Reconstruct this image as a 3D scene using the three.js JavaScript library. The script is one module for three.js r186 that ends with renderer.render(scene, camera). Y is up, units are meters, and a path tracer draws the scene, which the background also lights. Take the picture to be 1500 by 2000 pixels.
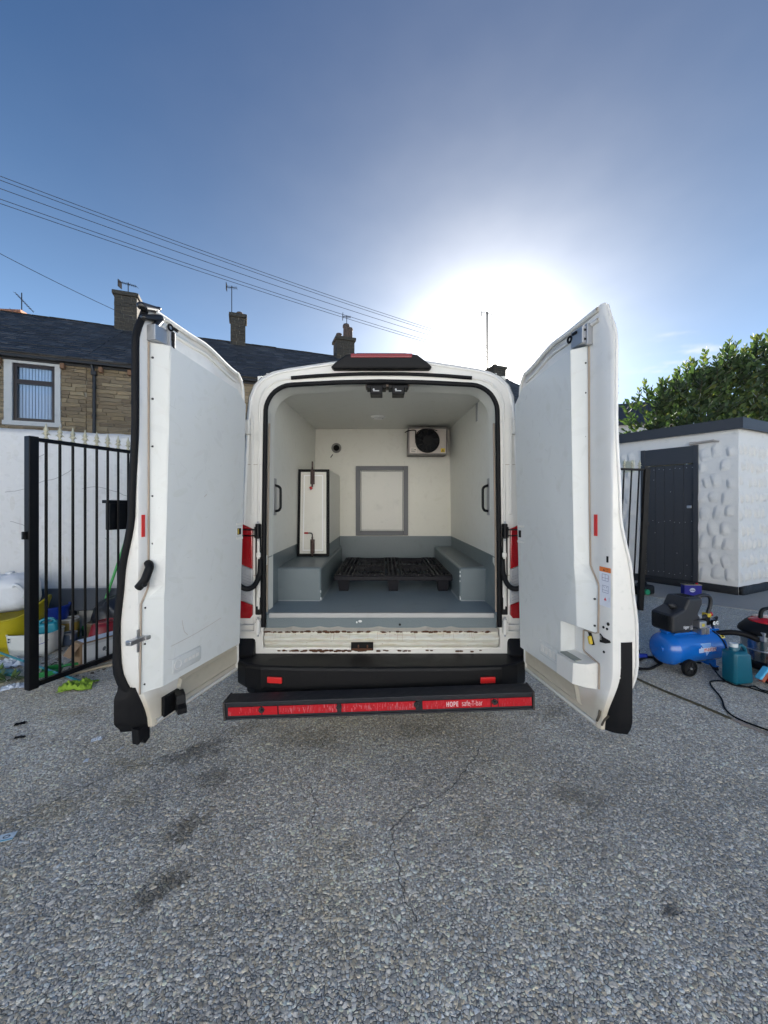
import * as THREE from 'three';
import { mergeGeometries, mergeVertices, toCreasedNormals } from 'three/addons/utils/BufferGeometryUtils.js';
import { RoundedBoxGeometry } from 'three/addons/geometries/RoundedBoxGeometry.js';
import { ImprovedNoise } from 'three/addons/math/ImprovedNoise.js';

// ---------- camera, exposure, sky, sun ----------
const scene = new THREE.Scene();
const EXPOSURE = 4.3;
const renderer = new THREE.WebGLRenderer({ antialias: true });
renderer.setSize(768, 1024);
renderer.toneMapping = THREE.LinearToneMapping;
renderer.toneMappingExposure = EXPOSURE;
renderer.shadowMap.enabled = true;
const camera = new THREE.PerspectiveCamera(106.2, 0.75, 0.05, 400);
camera.position.set(0, 1.49, 0);
camera.lookAt(0, 1.49, -5);
camera.setViewOffset(1500, 2000, 0, 15, 1500, 2000);   // the horizon sits a touch above the middle

const SUN = new THREE.Vector3(0.272, 0.35, -1).normalize();
const sun = new THREE.DirectionalLight(new THREE.Color().setRGB(1, 0.97, 0.925), 5);
sun.position.copy(SUN).multiplyScalar(60);
sun.castShadow = true;
sun.shadow.mapSize.set(4096, 4096);
Object.assign(sun.shadow.camera, { left: -28, right: 28, top: 28, bottom: -28, near: 1, far: 140 });
scene.add(sun, sun.target);

const perlin = new ImprovedNoise();
const N = (x, y, z = 0) => perlin.noise(x, y, z);
const fbm = (x, y, z = 0, o = 4) => { let s = 0, a = 0.5; for (let i = 0; i < o; i++) { s += a * N(x, y, z + i * 7.3); x *= 2.03; y *= 2.03; z *= 2.03; a *= 0.5; } return s; };
const clamp = (x, a = 0, b = 1) => Math.min(b, Math.max(a, x));
const sstep = (a, b, x) => { const t = clamp((x - a) / (b - a)); return t * t * (3 - 2 * t); };
const lerp = (a, b, t) => a + (b - a) * t;
function rng(seed) { let a = seed >>> 0; return () => { a = (a + 0x6D2B79F5) | 0; let t = Math.imul(a ^ (a >>> 15), 1 | a); t = (t + Math.imul(t ^ (t >>> 7), 61 | t)) ^ t; return ((t ^ (t >>> 14)) >>> 0) / 4294967296; }; }

{ // clear winter sky: deep blue overhead, pale near the horizon, a wide white aureole round the sun, a few wisps of cirrus
  const W = 2048, H = 1024, d = new Float32Array(W * H * 4);
  const v = new THREE.Vector3();
  for (let j = 0; j < H; j++) for (let i = 0; i < W; i++) {
    const el = (((j + 0.5) / H) - 0.5) * Math.PI, az = (((i + 0.5) / W) - 0.5) * 2 * Math.PI;
    v.set(Math.cos(el) * Math.cos(az), Math.sin(el), Math.cos(el) * Math.sin(az));
    const g = Math.acos(clamp(v.dot(SUN), -1, 1)) * 180 / Math.PI * (1 + 0.07 * fbm(v.x * 9, v.y * 16, v.z * 9, 4));
    const e = Math.max(0, el * 180 / Math.PI);
    const t = Math.exp(-Math.max(e, 5) / 14);
    let r = 0.008 + 0.80 * t, gg = 0.06 + 1.35 * t, b = 0.20 + 2.1 * t;
    const a = 6 * Math.exp(-g / 2.6) + 1.2 * Math.exp(-Math.pow(g / 9.6, 1.5)) + 0.98 * Math.exp(-g / 14.5);
    r += a; gg += a * 0.95; b += a * 0.84;
    if (e > 6 && e < 60) { // cirrus wisps
      const q = v.y > 0.05 ? 1 / v.y : 20, cx = v.x * q, cz = v.z * q;
      const band = sstep(0.14, 0.42, fbm(cx * 0.5 + 3.1, cz * 0.5, 2.2, 3)) ;
      const c = band * sstep(0.1, 0.5, fbm(cx * 2.2 + cz * 0.8, cz * 6.5 - cx * 1.6, 4.4, 5)) * 0.85 * sstep(6, 12, e) * sstep(48, 30, e);
      r = lerp(r, Math.max(r, 0.9), c); gg = lerp(gg, Math.max(gg, 0.95), c); b = lerp(b, Math.max(b, 1.0), c);
    }
    const k = (j * W + i) * 4;
    d[k] = r * 1.14 / EXPOSURE; d[k + 1] = gg * 1.12 / EXPOSURE; d[k + 2] = b * 1.1 / EXPOSURE; d[k + 3] = 1;
  }
  const sky = new THREE.DataTexture(d, W, H, THREE.RGBAFormat, THREE.FloatType);
  sky.mapping = THREE.EquirectangularReflectionMapping; sky.magFilter = THREE.LinearFilter; sky.needsUpdate = true;
  scene.background = sky; scene.environment = sky;
}

// ---------- helpers ----------
const used = {};
function numbered(name) { const k = used[name] = (used[name] ?? -1) + 1; return k ? `${name}_${String(k).padStart(3, '0')}` : name; }
function tag(o, label, category, group, kind) { if (label) o.userData.label = label; if (category) o.userData.category = category; if (group) o.userData.group = group; if (kind) o.userData.kind = kind; return o; }
function thing(name, label, category, pos = [0, 0, 0], turn = 0, group) {
  const o = new THREE.Group(); o.name = numbered(name); o.position.set(...pos); o.rotation.y = turn; scene.add(o);
  return tag(o, label, category, group);
}
const flat = (g) => { g = g.index ? g.toNonIndexed() : g; for (const k of Object.keys(g.attributes)) if (!['position', 'normal', 'uv', 'color'].includes(k)) g.deleteAttribute(k); return g; };
const merge = (list) => { list = list.filter(Boolean).map(flat); if (!list.every((g) => g.attributes.color)) list.forEach((g) => g.deleteAttribute('color')); return list.length === 1 ? list[0] : mergeGeometries(list); };
function add(parent, name, geo, mat, own = false) {
  const g = Array.isArray(geo) ? merge(geo) : geo;
  if (!own && !g.userData.metric) metric(g);
  const m = new THREE.Mesh(g, mat); m.name = parent === scene ? numbered(name) : name; m.castShadow = m.receiveShadow = true; parent.add(m); return m;
}
function metric(g) { // uv in metres, from the widest plane of each vertex normal
  const p = g.attributes.position, n = g.attributes.normal, uv = new Float32Array(p.count * 2);
  for (let i = 0; i < p.count; i++) {
    const ax = Math.abs(n.getX(i)), ay = Math.abs(n.getY(i)), az = Math.abs(n.getZ(i));
    const [a, b] = ay > ax && ay > az ? [p.getX(i), p.getZ(i)] : ax > az ? [p.getZ(i), p.getY(i)] : [p.getX(i), p.getY(i)];
    uv[i * 2] = a; uv[i * 2 + 1] = b;
  }
  g.setAttribute('uv', new THREE.BufferAttribute(uv, 2)); g.userData.metric = true; return g;
}
const at = (g, x, y, z, rx = 0, ry = 0, rz = 0) => { const m = new THREE.Matrix4().makeRotationFromEuler(new THREE.Euler(rx, ry, rz)); m.setPosition(x, y, z); return g.applyMatrix4(m); };
const box = (w, h, d, x = 0, y = 0, z = 0, rx = 0, ry = 0, rz = 0) => at(new THREE.BoxGeometry(w, h, d), x, y, z, rx, ry, rz);
const span = (x0, x1, y0, y1, z0, z1) => box(x1 - x0, y1 - y0, z1 - z0, (x0 + x1) / 2, (y0 + y1) / 2, (z0 + z1) / 2);
const rbox = (w, h, d, r, x = 0, y = 0, z = 0, rx = 0, ry = 0, rz = 0, s = 2) => at(new RoundedBoxGeometry(w, h, d, s, Math.min(r, w / 2.01, h / 2.01, d / 2.01)), x, y, z, rx, ry, rz);
const rspan = (x0, x1, y0, y1, z0, z1, r = 0.008) => rbox(x1 - x0, y1 - y0, z1 - z0, r, (x0 + x1) / 2, (y0 + y1) / 2, (z0 + z1) / 2);
const cyl = (r0, r1, h, x = 0, y = 0, z = 0, rx = 0, ry = 0, rz = 0, seg = 24) => at(new THREE.CylinderGeometry(r0, r1, h, seg), x, y, z, rx, ry, rz);
const lathe = (pts, seg = 32) => new THREE.LatheGeometry(pts.map(([x, y]) => new THREE.Vector2(x, y)), seg);
const V = (p) => new THREE.Vector3(...p);
const tube = (pts, r, seg = 48, rs = 8, closed = false, tension = 0.5) => new THREE.TubeGeometry(new THREE.CatmullRomCurve3(pts.map(V), closed, 'catmullrom', tension), seg, r, rs, closed);
const bar = (a, b, r, rs = 8) => { const A = V(a), B = V(b), g = new THREE.CylinderGeometry(r, r, A.distanceTo(B), rs); g.applyQuaternion(new THREE.Quaternion().setFromUnitVectors(new THREE.Vector3(0, 1, 0), B.clone().sub(A).normalize())); return g.translate((A.x + B.x) / 2, (A.y + B.y) / 2, (A.z + B.z) / 2); };
const shape = (pts, holes = []) => { const s = new THREE.Shape(pts.map(([x, y]) => new THREE.Vector2(x, y))); for (const h of holes) s.holes.push(new THREE.Path(h.map(([x, y]) => new THREE.Vector2(x, y)))); return s; };
const prism = (pts, depth, bevel = 0, holes = [], bs = 2) => new THREE.ExtrudeGeometry(shape(pts, holes), { depth, bevelEnabled: bevel > 0, bevelSize: bevel, bevelThickness: bevel, bevelOffset: -bevel, bevelSegments: bs, curveSegments: 8 });
const crease = (g, a = 0.6) => toCreasedNormals(flat(g), a);
function quads(P, nu, nv, closeU = false) { // P[j][i] -> mesh of rows
  const pos = [], idx = [];
  for (let j = 0; j <= nv; j++) for (let i = 0; i <= nu; i++) pos.push(...P(i, j));
  for (let j = 0; j < nv; j++) for (let i = 0; i < nu; i++) { const a = j * (nu + 1) + i; idx.push(a, a + 1, a + nu + 2, a, a + nu + 2, a + nu + 1); }
  const g = new THREE.BufferGeometry(); g.setAttribute('position', new THREE.Float32BufferAttribute(pos, 3)); g.setIndex(idx); g.computeVertexNormals();
  g.setAttribute('uv', new THREE.Float32BufferAttribute(new Array(pos.length / 3 * 2).fill(0), 2)); return g;
}
function mirrorX(g) { g = flat(g.clone()); const p = g.attributes.position; for (let i = 0; i < p.count; i++) p.setX(i, -p.getX(i)); for (const k of Object.keys(g.attributes)) { const a = g.attributes[k], s = a.itemSize; for (let i = 0; i < a.count; i += 3) for (let c = 0; c < s; c++) { const x = a.array[(i + 1) * s + c]; a.array[(i + 1) * s + c] = a.array[(i + 2) * s + c]; a.array[(i + 2) * s + c] = x; } } const n = g.attributes.normal; if (n) for (let i = 0; i < n.count; i++) n.setX(i, -n.getX(i)); return g; }
function roughen(g, amp, f, seed = 0) { // push vertices about by noise
  g = mergeVertices((() => { const q = g.clone(); for (const k of ['normal', 'uv']) q.deleteAttribute(k); return q; })(), 1e-4);
  g.computeVertexNormals(); const p = g.attributes.position, n = g.attributes.normal;
  for (let i = 0; i < p.count; i++) { const d = amp * fbm(p.getX(i) * f + seed, p.getY(i) * f, p.getZ(i) * f, 3) * 2; p.setXYZ(i, p.getX(i) + n.getX(i) * d, p.getY(i) + n.getY(i) * d, p.getZ(i) + n.getZ(i) * d); }
  g.computeVertexNormals(); g.setAttribute('uv', new THREE.Float32BufferAttribute(new Float32Array(p.count * 2), 2)); return g;
}
// textures
function dataTex(n, fn, srgb = true, m = n) {
  const d = new Uint8Array(n * m * 4);
  for (let j = 0; j < m; j++) for (let i = 0; i < n; i++) { const c = fn(i / n, j / m, i, j), k = (j * n + i) * 4; d[k] = clamp(c[0]) * 255; d[k + 1] = clamp(c[1]) * 255; d[k + 2] = clamp(c[2]) * 255; d[k + 3] = 255; }
  const t = new THREE.DataTexture(d, n, m); t.wrapS = t.wrapT = THREE.RepeatWrapping; t.magFilter = THREE.LinearFilter; t.minFilter = THREE.LinearMipmapLinearFilter; t.generateMipmaps = true; if (srgb) t.colorSpace = THREE.SRGBColorSpace; t.needsUpdate = true; return t;
}
const tileable = (u, v, f, z, o = 4) => { // noise that wraps on the unit square
  const s = (a, b) => fbm(a * f, b * f, z, o); const wu = u, wv = v;
  return s(u, v) * (1 - wu) * (1 - wv) + s(u - 1, v) * wu * (1 - wv) + s(u, v - 1) * (1 - wu) * wv + s(u - 1, v - 1) * wu * wv;
};
const noiseT = dataTex(512, (u, v) => { const n = 0.5 + 0.9 * tileable(u, v, 10, 1, 5); return [n, n, n]; }, false);
const fineT = dataTex(512, (u, v) => { const n = 0.5 + 0.9 * tileable(u, v, 60, 3, 3); return [n, n, n]; }, false);
const grimeT = dataTex(512, (u, v) => { const a = tileable(u, v, 7, 5, 5), b = tileable(u, v, 40, 9, 3); const k = 0.97 - 0.10 * sstep(0.05, 0.5, a) - 0.05 * sstep(0.1, 0.5, b); return [k, k * 0.99, k * 0.965]; });
const rep = (t, s) => { const c = t.clone(); c.repeat.set(1 / s, 1 / s); c.needsUpdate = true; return c; };
const noise1 = rep(noiseT, 0.6), fine1 = rep(fineT, 0.35), grime1 = rep(grimeT, 1.1), noiseBig = rep(noiseT, 2.2);
const C = (r, g, b) => new THREE.Color().setRGB(r, g, b);
const mat = (c, roughness = 0.6, o = {}) => new THREE.MeshStandardMaterial({ color: Array.isArray(c) ? C(...c) : c, roughness, metalness: 0, ...o });
const phys = (c, roughness, o = {}) => new THREE.MeshPhysicalMaterial({ color: Array.isArray(c) ? C(...c) : c, roughness, ...o });
function canvasTex(w, h, draw) { const c = document.createElement('canvas'); c.width = w; c.height = h; draw(c.getContext('2d'), w, h); const t = new THREE.CanvasTexture(c); t.colorSpace = THREE.SRGBColorSpace; t.anisotropy = 8; return t; }
const plane = (w, h, x, y, z, rx = 0, ry = 0, rz = 0) => at(new THREE.PlaneGeometry(w, h), x, y, z, rx, ry, rz);

const scuffT = canvasTex(1024, 1024, (c, w, h) => { // handled white sheet: smears, specks and short scuffs
  const r = rng(77); c.fillStyle = 'rgb(247,247,245)'; c.fillRect(0, 0, w, h);
  for (let i = 0; i < 260; i++) { const q = 205 + r() * 35; c.fillStyle = `rgba(${q},${q - 2},${q - 8},0.10)`; c.beginPath(); c.ellipse(r() * w, r() * h, 6 + r() * 40, 3 + r() * 14, r() * 3, 0, 7); c.fill(); }
  for (let i = 0; i < 160; i++) { c.fillStyle = `rgba(110,105,95,${0.1 + 0.3 * r()})`; c.beginPath(); c.arc(r() * w, r() * h, 0.5 + 1.6 * r() * r(), 0, 7); c.fill(); }
  for (let i = 0; i < 70; i++) { c.strokeStyle = `rgba(125,122,115,${0.08 + 0.22 * r()})`; c.lineWidth = 0.7 + r(); const x = r() * w, y = r() * h, a = r() * 6.3, l = 6 + 50 * r() * r(); c.beginPath(); c.moveTo(x, y); c.quadraticCurveTo(x + Math.cos(a) * l * 0.5 + 5 * r(), y + Math.sin(a) * l * 0.5, x + Math.cos(a + 0.3) * l, y + Math.sin(a + 0.3) * l); c.stroke(); }
});
scuffT.wrapS = scuffT.wrapT = THREE.RepeatWrapping; scuffT.repeat.set(1 / 1.25, 1 / 1.25);
const M = {
  paint: phys([0.80, 0.80, 0.80], 0.3, { clearcoat: 0.6, clearcoatRoughness: 0.12, map: grime1 }),
  frame: mat([0.77, 0.77, 0.76], 0.4, { map: grime1 }),
  lining: mat([0.78, 0.775, 0.73], 0.42, { map: scuffT, bumpMap: fine1, bumpScale: 0.0006 }),
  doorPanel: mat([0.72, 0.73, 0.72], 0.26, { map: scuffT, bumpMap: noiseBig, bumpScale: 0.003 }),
  panelEdge: mat([0.78, 0.78, 0.77], 0.35, { map: grime1 }),
  greyCoat: mat([0.145, 0.185, 0.21], 0.36, { bumpMap: fine1, bumpScale: 0.0014, map: grime1 }),
  greyFloor: mat([0.19, 0.255, 0.32], 0.42, { bumpMap: fine1, bumpScale: 0.002, map: grime1 }),  // grey-blue coating with reflected sky tinted into its colour
  rubber: phys([0.007, 0.007, 0.008], 0.6, { specularIntensity: 0.4, bumpMap: fine1, bumpScale: 0.0006 }),
  rubberWorn: mat([0.018, 0.018, 0.019], 0.32),
  blackPlastic: phys([0.007, 0.007, 0.008], 0.5, { specularIntensity: 0.45, bumpMap: fine1, bumpScale: 0.0008 }),
  dullPlastic: phys([0.016, 0.017, 0.02], 0.5, { specularIntensity: 0.6, bumpMap: fine1, bumpScale: 0.001 }),
  blackSteel: phys([0.005, 0.005, 0.006], 0.42, { specularIntensity: 0.4, bumpMap: fine1, bumpScale: 0.0005 }),
  steel: mat([0.55, 0.55, 0.56], 0.32, { metalness: 1 }),
  zinc: mat([0.42, 0.43, 0.45], 0.5, { metalness: 0.85 }),
  alu: mat([0.46, 0.48, 0.51], 0.42, { metalness: 0.7, map: grime1 }),
  red: phys([0.45, 0.008, 0.012], 0.22, { clearcoat: 0.6 }),
  reflector: mat([0.62, 0.02, 0.02], 0.3),
  lensRed: phys([0.32, 0.004, 0.008], 0.12, { clearcoat: 1, clearcoatRoughness: 0.05 }),
  lensClear: phys([0.55, 0.56, 0.58], 0.16, { clearcoat: 1, metalness: 0.35 }),
  rust: mat([0.085, 0.035, 0.016], 0.9, { bumpMap: noise1, bumpScale: 0.003 }),
  sealant: mat([0.42, 0.35, 0.29], 0.75, { map: grime1 }),
  screw: mat([0.05, 0.05, 0.05], 0.4, { metalness: 0.5 }),
  hole: mat([0.004, 0.004, 0.004], 0.95),
};
// ---------- ground ----------
const aggr = (() => { // worn surface of stone chippings rolled into bitumen, 1.6 m a side
  const n = 2048, side = 1.6, cells = 140, r = rng(11), cx = [], cy = [], tone = [], hue = [], big = [];
  for (let i = 0; i < cells * cells; i++) { cx.push(r()); cy.push(r()); tone.push(Math.pow(r(), 1.7)); hue.push(r()); big.push(0.6 + 0.8 * r()); }
  const colour = new Uint8Array(n * n * 4), bump = new Uint8Array(n * n * 4);
  for (let j = 0; j < n; j++) for (let i = 0; i < n; i++) {
    const x = i / n * cells, y = j / n * cells, gx = Math.floor(x), gy = Math.floor(y); let d1 = 9, d2 = 9, best = 0;
    for (let b = -1; b <= 1; b++) for (let a = -1; a <= 1; a++) {
      const q = ((gy + b + cells) % cells) * cells + (gx + a + cells) % cells, dx = gx + a + cx[q] - x, dy = gy + b + cy[q] - y, d = Math.sqrt(dx * dx + dy * dy) / big[q];
      if (d < d1) { d2 = d1; d1 = d; best = q; } else if (d < d2) d2 = d;
    }
    const edge = clamp((d2 - d1) * 3.2), w = sstep(0.1, 0.55, edge), t = 0.46 + 0.46 * tone[best], h = hue[best];
    const c = [t * (h < 0.3 ? 1.12 : 1.05), t, t * (h < 0.3 ? 0.78 : 0.90)], m = 0.15, k = (j * n + i) * 4;
    for (let q = 0; q < 3; q++) colour[k + q] = 255 * Math.pow(clamp(lerp(m * [0.9, 0.9, 0.88][q], c[q], w), 0, 0.85), 1 / 2.2);
    bump[k] = bump[k + 1] = bump[k + 2] = 255 * clamp(w * (0.35 + 0.65 * big[best] / 1.4) * (1 - 0.4 * d1)); colour[k + 3] = bump[k + 3] = 255;
  }
  const mk = (d, s) => { const t = new THREE.DataTexture(d, n, n); t.wrapS = t.wrapT = THREE.RepeatWrapping; t.magFilter = THREE.LinearFilter; t.minFilter = THREE.LinearMipmapLinearFilter; t.generateMipmaps = true; if (s) t.colorSpace = THREE.SRGBColorSpace; t.repeat.set(1 / side, 1 / side); t.needsUpdate = true; return t; };
  return { map: mk(colour, true), bumpMap: mk(bump, false) };
})();
// dirt and drips, plus contact shade painted under the step bar: [x, z, radius, stretch, turn, strength, brown]
const stainsAndShade = [[-1.15, -2.30, 0.10, 2.2, 0.6, 0.8, 0.2], [-0.92, -2.09, 0.13, 1.0, 0.2, 0.55, 0.3], [-0.91, -1.78, 0.075, 1.7, 1.0, 0.8, 0.35], [-0.86, -1.49, 0.085, 1.6, 0.9, 0.9, 0.25], [0.99, -1.96, 0.13, 1.3, 2.3, 0.55, 0.3],
  [-0.45, -2.46, 0.12, 2.2, 0.1, 0.4, 0.4], [0.25, -2.54, 0.12, 2.0, 0.1, 0.4, 0.3], [-1.53, -2.22, 0.06, 1.2, 0, 0.45, 0.9], [1.21, -2.76, 0.12, 1.6, 0.3, 0.5, 0.3], [-0.92, -2.57, 0.1, 1.4, 0.4, 0.5, 0.3], [0.45, -1.80, 0.1, 1.6, 0.4, 0.25, 0.5], [-0.12, -1.66, 0.09, 1.3, 0.2, 0.25, 0.6], [1.05, -1.41, 0.03, 1.5, 0.2, 0.9, 0], [-1.42, -2.2, 0.09, 1.2, 0, 0.4, 0.9], [-1.3, -1.95, 0.08, 1.4, 0, 0.35, 0.9], [-1.62, -1.86, 0.12, 1.6, 0.4, 0.35, 0.9], [-2.3, -2.75, 0.12, 2, 0.2, 0.35, 0.8]];
const crackA = [[-1.98, -1.66], [-1.76, -1.76], [-1.7, -1.85], [-1.6, -2.0], [-1.46, -2.15], [-1.28, -2.28], [-1.11, -2.38], [-1.01, -2.57]];
const crackB = [[0.6, -2.36], [0.38, -2.05], [0.22, -1.91], [0.11, -1.85], [0.03, -1.75], [0.05, -1.61], [0.07, -1.49], [0.08, -1.44], [0.12, -1.37]];
const crackC = [[-0.38, -2.0], [-0.33, -1.9], [-0.34, -1.8], [-0.28, -1.74]];
function wiggle(pts, seed) { const r = rng(seed), c = new THREE.CatmullRomCurve3(pts.map(([x, z]) => new THREE.Vector3(x, 0, z)), false, 'catmullrom', 0.3).getSpacedPoints(pts.length * 9); return c.map((p, i) => [p.x + (r() - 0.5) * 0.022, p.z + (r() - 0.5) * 0.022]); }
const cracks = [wiggle(crackA, 3), wiggle(crackB, 4), wiggle(crackC, 6)];
const nearCrack = (x, z) => { let m = 9; for (const c of cracks) for (const [a, b] of c) { const d = (a - x) ** 2 + (b - z) ** 2; if (d < m) m = d; } return Math.sqrt(m); };
function groundTint(x, z) {
  let k = 1 + 0.34 * fbm(x * 0.8, z * 0.8, 3.3, 4) + 0.3 * fbm(x * 4, z * 4, 8.8, 3), br = 0.25 * sstep(0.05, 0.4, fbm(x * 1.3 + 9, z * 1.3, 1.7, 3));
  for (const [sx, sz, r, st, turn, amt, b] of stainsAndShade) {
    const dx = x - sx, dz = z - sz; if (Math.abs(dx) > 0.7 || Math.abs(dz) > 0.7) continue;
    const a = dx * Math.cos(turn) - dz * Math.sin(turn), c = dx * Math.sin(turn) + dz * Math.cos(turn), q = Math.hypot(a / st, c) / (r * 0.8) + 1.2 * fbm(x * 14, z * 14, 5, 3) + 1.5 * fbm(x * 55, z * 55, 2, 2);
    const w = amt * sstep(1.15, 0.55, q); k *= 1 - 0.72 * w * (1 - 0.5 * b); br = Math.max(br, b * w);
  }
  return [k * (1 + 0.12 * br), k * (1 - 0.0 * br), k * (1 - 0.3 * br)];
}
{
  const line = (segs) => { const o = []; for (const [a, b, s] of segs) { const n = Math.max(1, Math.round((b - a) / s)); for (let i = 0; i < n; i++) o.push(a + (b - a) * i / n); } o.push(segs.at(-1)[1]); return o; };
  const xs = line([[-150, -20, 26], [-20, -4, 2], [-4, -2.2, 0.12], [-2.2, 2.2, 0.03], [2.2, 4, 0.12], [4, 20, 2], [20, 150, 26]]), zs = line([[-200, -20, 30], [-20, -6, 2], [-6, -3.2, 0.14], [-3.2, -0.8, 0.03], [-0.8, 4, 0.4], [4, 20, 2], [20, 120, 25]]);
  const pos = [], col = [], uv = [], idx = [], nx = xs.length;
  for (const z of zs) for (const x of xs) { pos.push(x, 0, z); uv.push(x, z); col.push(...groundTint(x, z)); }
  for (let j = 0; j < zs.length - 1; j++) for (let i = 0; i < nx - 1; i++) { const a = j * nx + i; idx.push(a, a + nx, a + 1, a + 1, a + nx, a + nx + 1); }
  const g = new THREE.BufferGeometry(); g.setAttribute('position', new THREE.Float32BufferAttribute(pos, 3)); g.setAttribute('color', new THREE.Float32BufferAttribute(col, 3)); g.setAttribute('uv', new THREE.Float32BufferAttribute(uv, 2)); g.setIndex(idx); g.computeVertexNormals(); g.userData.metric = true;
  tag(add(scene, 'ground', g, mat([1, 1, 1], 0.72, { ...aggr, bumpScale: 0.006, vertexColors: true })), 'worn grey yard surface of rolled stone chippings', 'ground', null, 'structure');
}
{ // chippings that stand proud near the camera
  const r = rng(21), g = new THREE.IcosahedronGeometry(1, 0), p = g.attributes.position, seen = {};
  for (let i = 0; i < p.count; i++) { const k = [p.getX(i), p.getY(i), p.getZ(i)].map((v) => v.toFixed(3)).join(); const s = seen[k] ??= [0.75 + 0.5 * r(), 0.75 + 0.5 * r(), 0.75 + 0.5 * r()]; p.setXYZ(i, p.getX(i) * s[0], p.getY(i) * s[1], p.getZ(i) * s[2]); }
  g.computeVertexNormals();
  const list = [], m = new THREE.Matrix4(), q = new THREE.Quaternion(), e = new THREE.Euler(), S = 0.0095, c = new THREE.Color();
  for (let z = -3.5; z < -0.85; z += S) for (let x = -3.6; x < 3.0; x += S) {
    if (Math.abs(x) > -z * 1.04 + 0.35 || (z < -2.75 && Math.abs(x + 0.017) < 0.9)) continue;
    if (z < -2.9 && r() < sstep(-2.9, -3.5, z)) continue;
    const px = x + (r() - 0.5) * S * 1.5, pz = z + (r() - 0.5) * S * 1.5;
    if (r() < 0.2) continue;
    const s = 0.0024 + 0.0062 * Math.pow(r(), 2.2) + (r() < 0.012 ? 0.005 : 0), dc = nearCrack(px, pz); if (dc < 0.0014 + s * 0.45) continue;
    q.setFromEuler(e.set((r() - 0.5) * 0.5, r() * 6.28, (r() - 0.5) * 0.5));
    m.compose(new THREE.Vector3(px, 0.0008 - s * 0.12, pz), q, new THREE.Vector3(s * (0.75 + 0.7 * r()), s * (0.24 + 0.24 * r()), s));
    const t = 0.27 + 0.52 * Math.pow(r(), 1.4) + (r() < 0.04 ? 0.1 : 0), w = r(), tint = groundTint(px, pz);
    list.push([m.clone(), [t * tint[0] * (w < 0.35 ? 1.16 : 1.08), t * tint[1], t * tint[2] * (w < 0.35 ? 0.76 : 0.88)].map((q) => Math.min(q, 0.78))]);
  }
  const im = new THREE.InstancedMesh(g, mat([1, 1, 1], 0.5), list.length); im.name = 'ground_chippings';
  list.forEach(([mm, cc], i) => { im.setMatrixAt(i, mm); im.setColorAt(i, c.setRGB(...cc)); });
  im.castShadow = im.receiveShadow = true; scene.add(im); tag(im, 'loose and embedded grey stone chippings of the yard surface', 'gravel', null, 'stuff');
}
{ // cracks: narrow dark fissures between the chippings
  const dark = mat([0.05, 0.047, 0.042], 0.95);
  cracks.forEach((c, k) => {
    const r = rng(40 + k), g = quads((i, j) => { const [x, z] = c[j], [x2, z2] = c[Math.min(j + 1, c.length - 1)], [x1, z1] = c[Math.max(j - 1, 0)]; const l = Math.hypot(x2 - x1, z2 - z1) || 1, w = Math.max(0.0004, 0.0014 + 0.0018 * N(j * 0.6, k)) * (i ? 1 : -1); return [x - (z2 - z1) / l * w, 0.0035, z + (x2 - x1) / l * w]; }, 1, c.length - 1);
    tag(add(scene, 'ground_crack', g, dark), ['long crack running out from under the step bar past the litter', 'forked crack across the middle of the yard surface', 'short crack beside the forked crack'][k], 'crack', null, 'structure');
  });
}
{ // concrete apron along the outbuilding, its joint, and the filled channel in the foreground
  const conc = mat([0.37, 0.355, 0.335], 0.85, { bumpMap: noise1, bumpScale: 0.006, map: rep(grimeT, 0.7) });
  const g = prism([[3.6, 7.4], [3.9, 6.75], [4.75, 5.72], [5.4, 5.22], [6.6, 4.95], [9, 6.4], [7, 9], [4.2, 9.2]], 0.008); g.rotateX(-Math.PI / 2);
  tag(add(scene, 'concrete_apron', g, conc), 'strip of pale concrete paving along the white outbuilding', 'paving', null, 'structure');
  const pts = [[2.02, -3.75], [2.13, -3.36], [2.23, -3.07], [2.33, -2.86], [2.41, -2.66], [2.48, -2.49], [2.56, -2.3]];
  const strip = (lo, hi, w, y) => { const c = new THREE.CatmullRomCurve3(pts.slice(lo, hi).map(([x, z]) => new THREE.Vector3(x, 0, z))).getPoints(70); return quads((i, j) => { const p = c[j], a = c[Math.max(0, j - 1)], b = c[Math.min(70, j + 1)], l = Math.hypot(b.x - a.x, b.z - a.z), s = (i / 4 - 0.5) * 2, ww = w * (1 + 0.5 * N(j * 0.35, s * 2, 3)); return [p.x - (b.z - a.z) / l * ww * s, y + 0.006 * (1 - s * s) + 0.003 * N(j * 0.9, i * 2), p.z + (b.x - a.x) / l * ww * s]; }, 4, 70); };
  tag(add(scene, 'surface_joint', strip(0, 5, 0.02, 0.004), mat([0.10, 0.082, 0.045], 0.95, { bumpMap: noise1, bumpScale: 0.01 })), 'mossy brown joint crossing the yard from under the right door', 'joint', null, 'structure');
  tag(add(scene, 'surface_joint', strip(4, 7, 0.022, 0.004), mat([0.33, 0.27, 0.22], 0.9, { bumpMap: noise1, bumpScale: 0.008 })), 'pale cement filled joint running on from the mossy joint', 'joint', null, 'structure');
}

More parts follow.
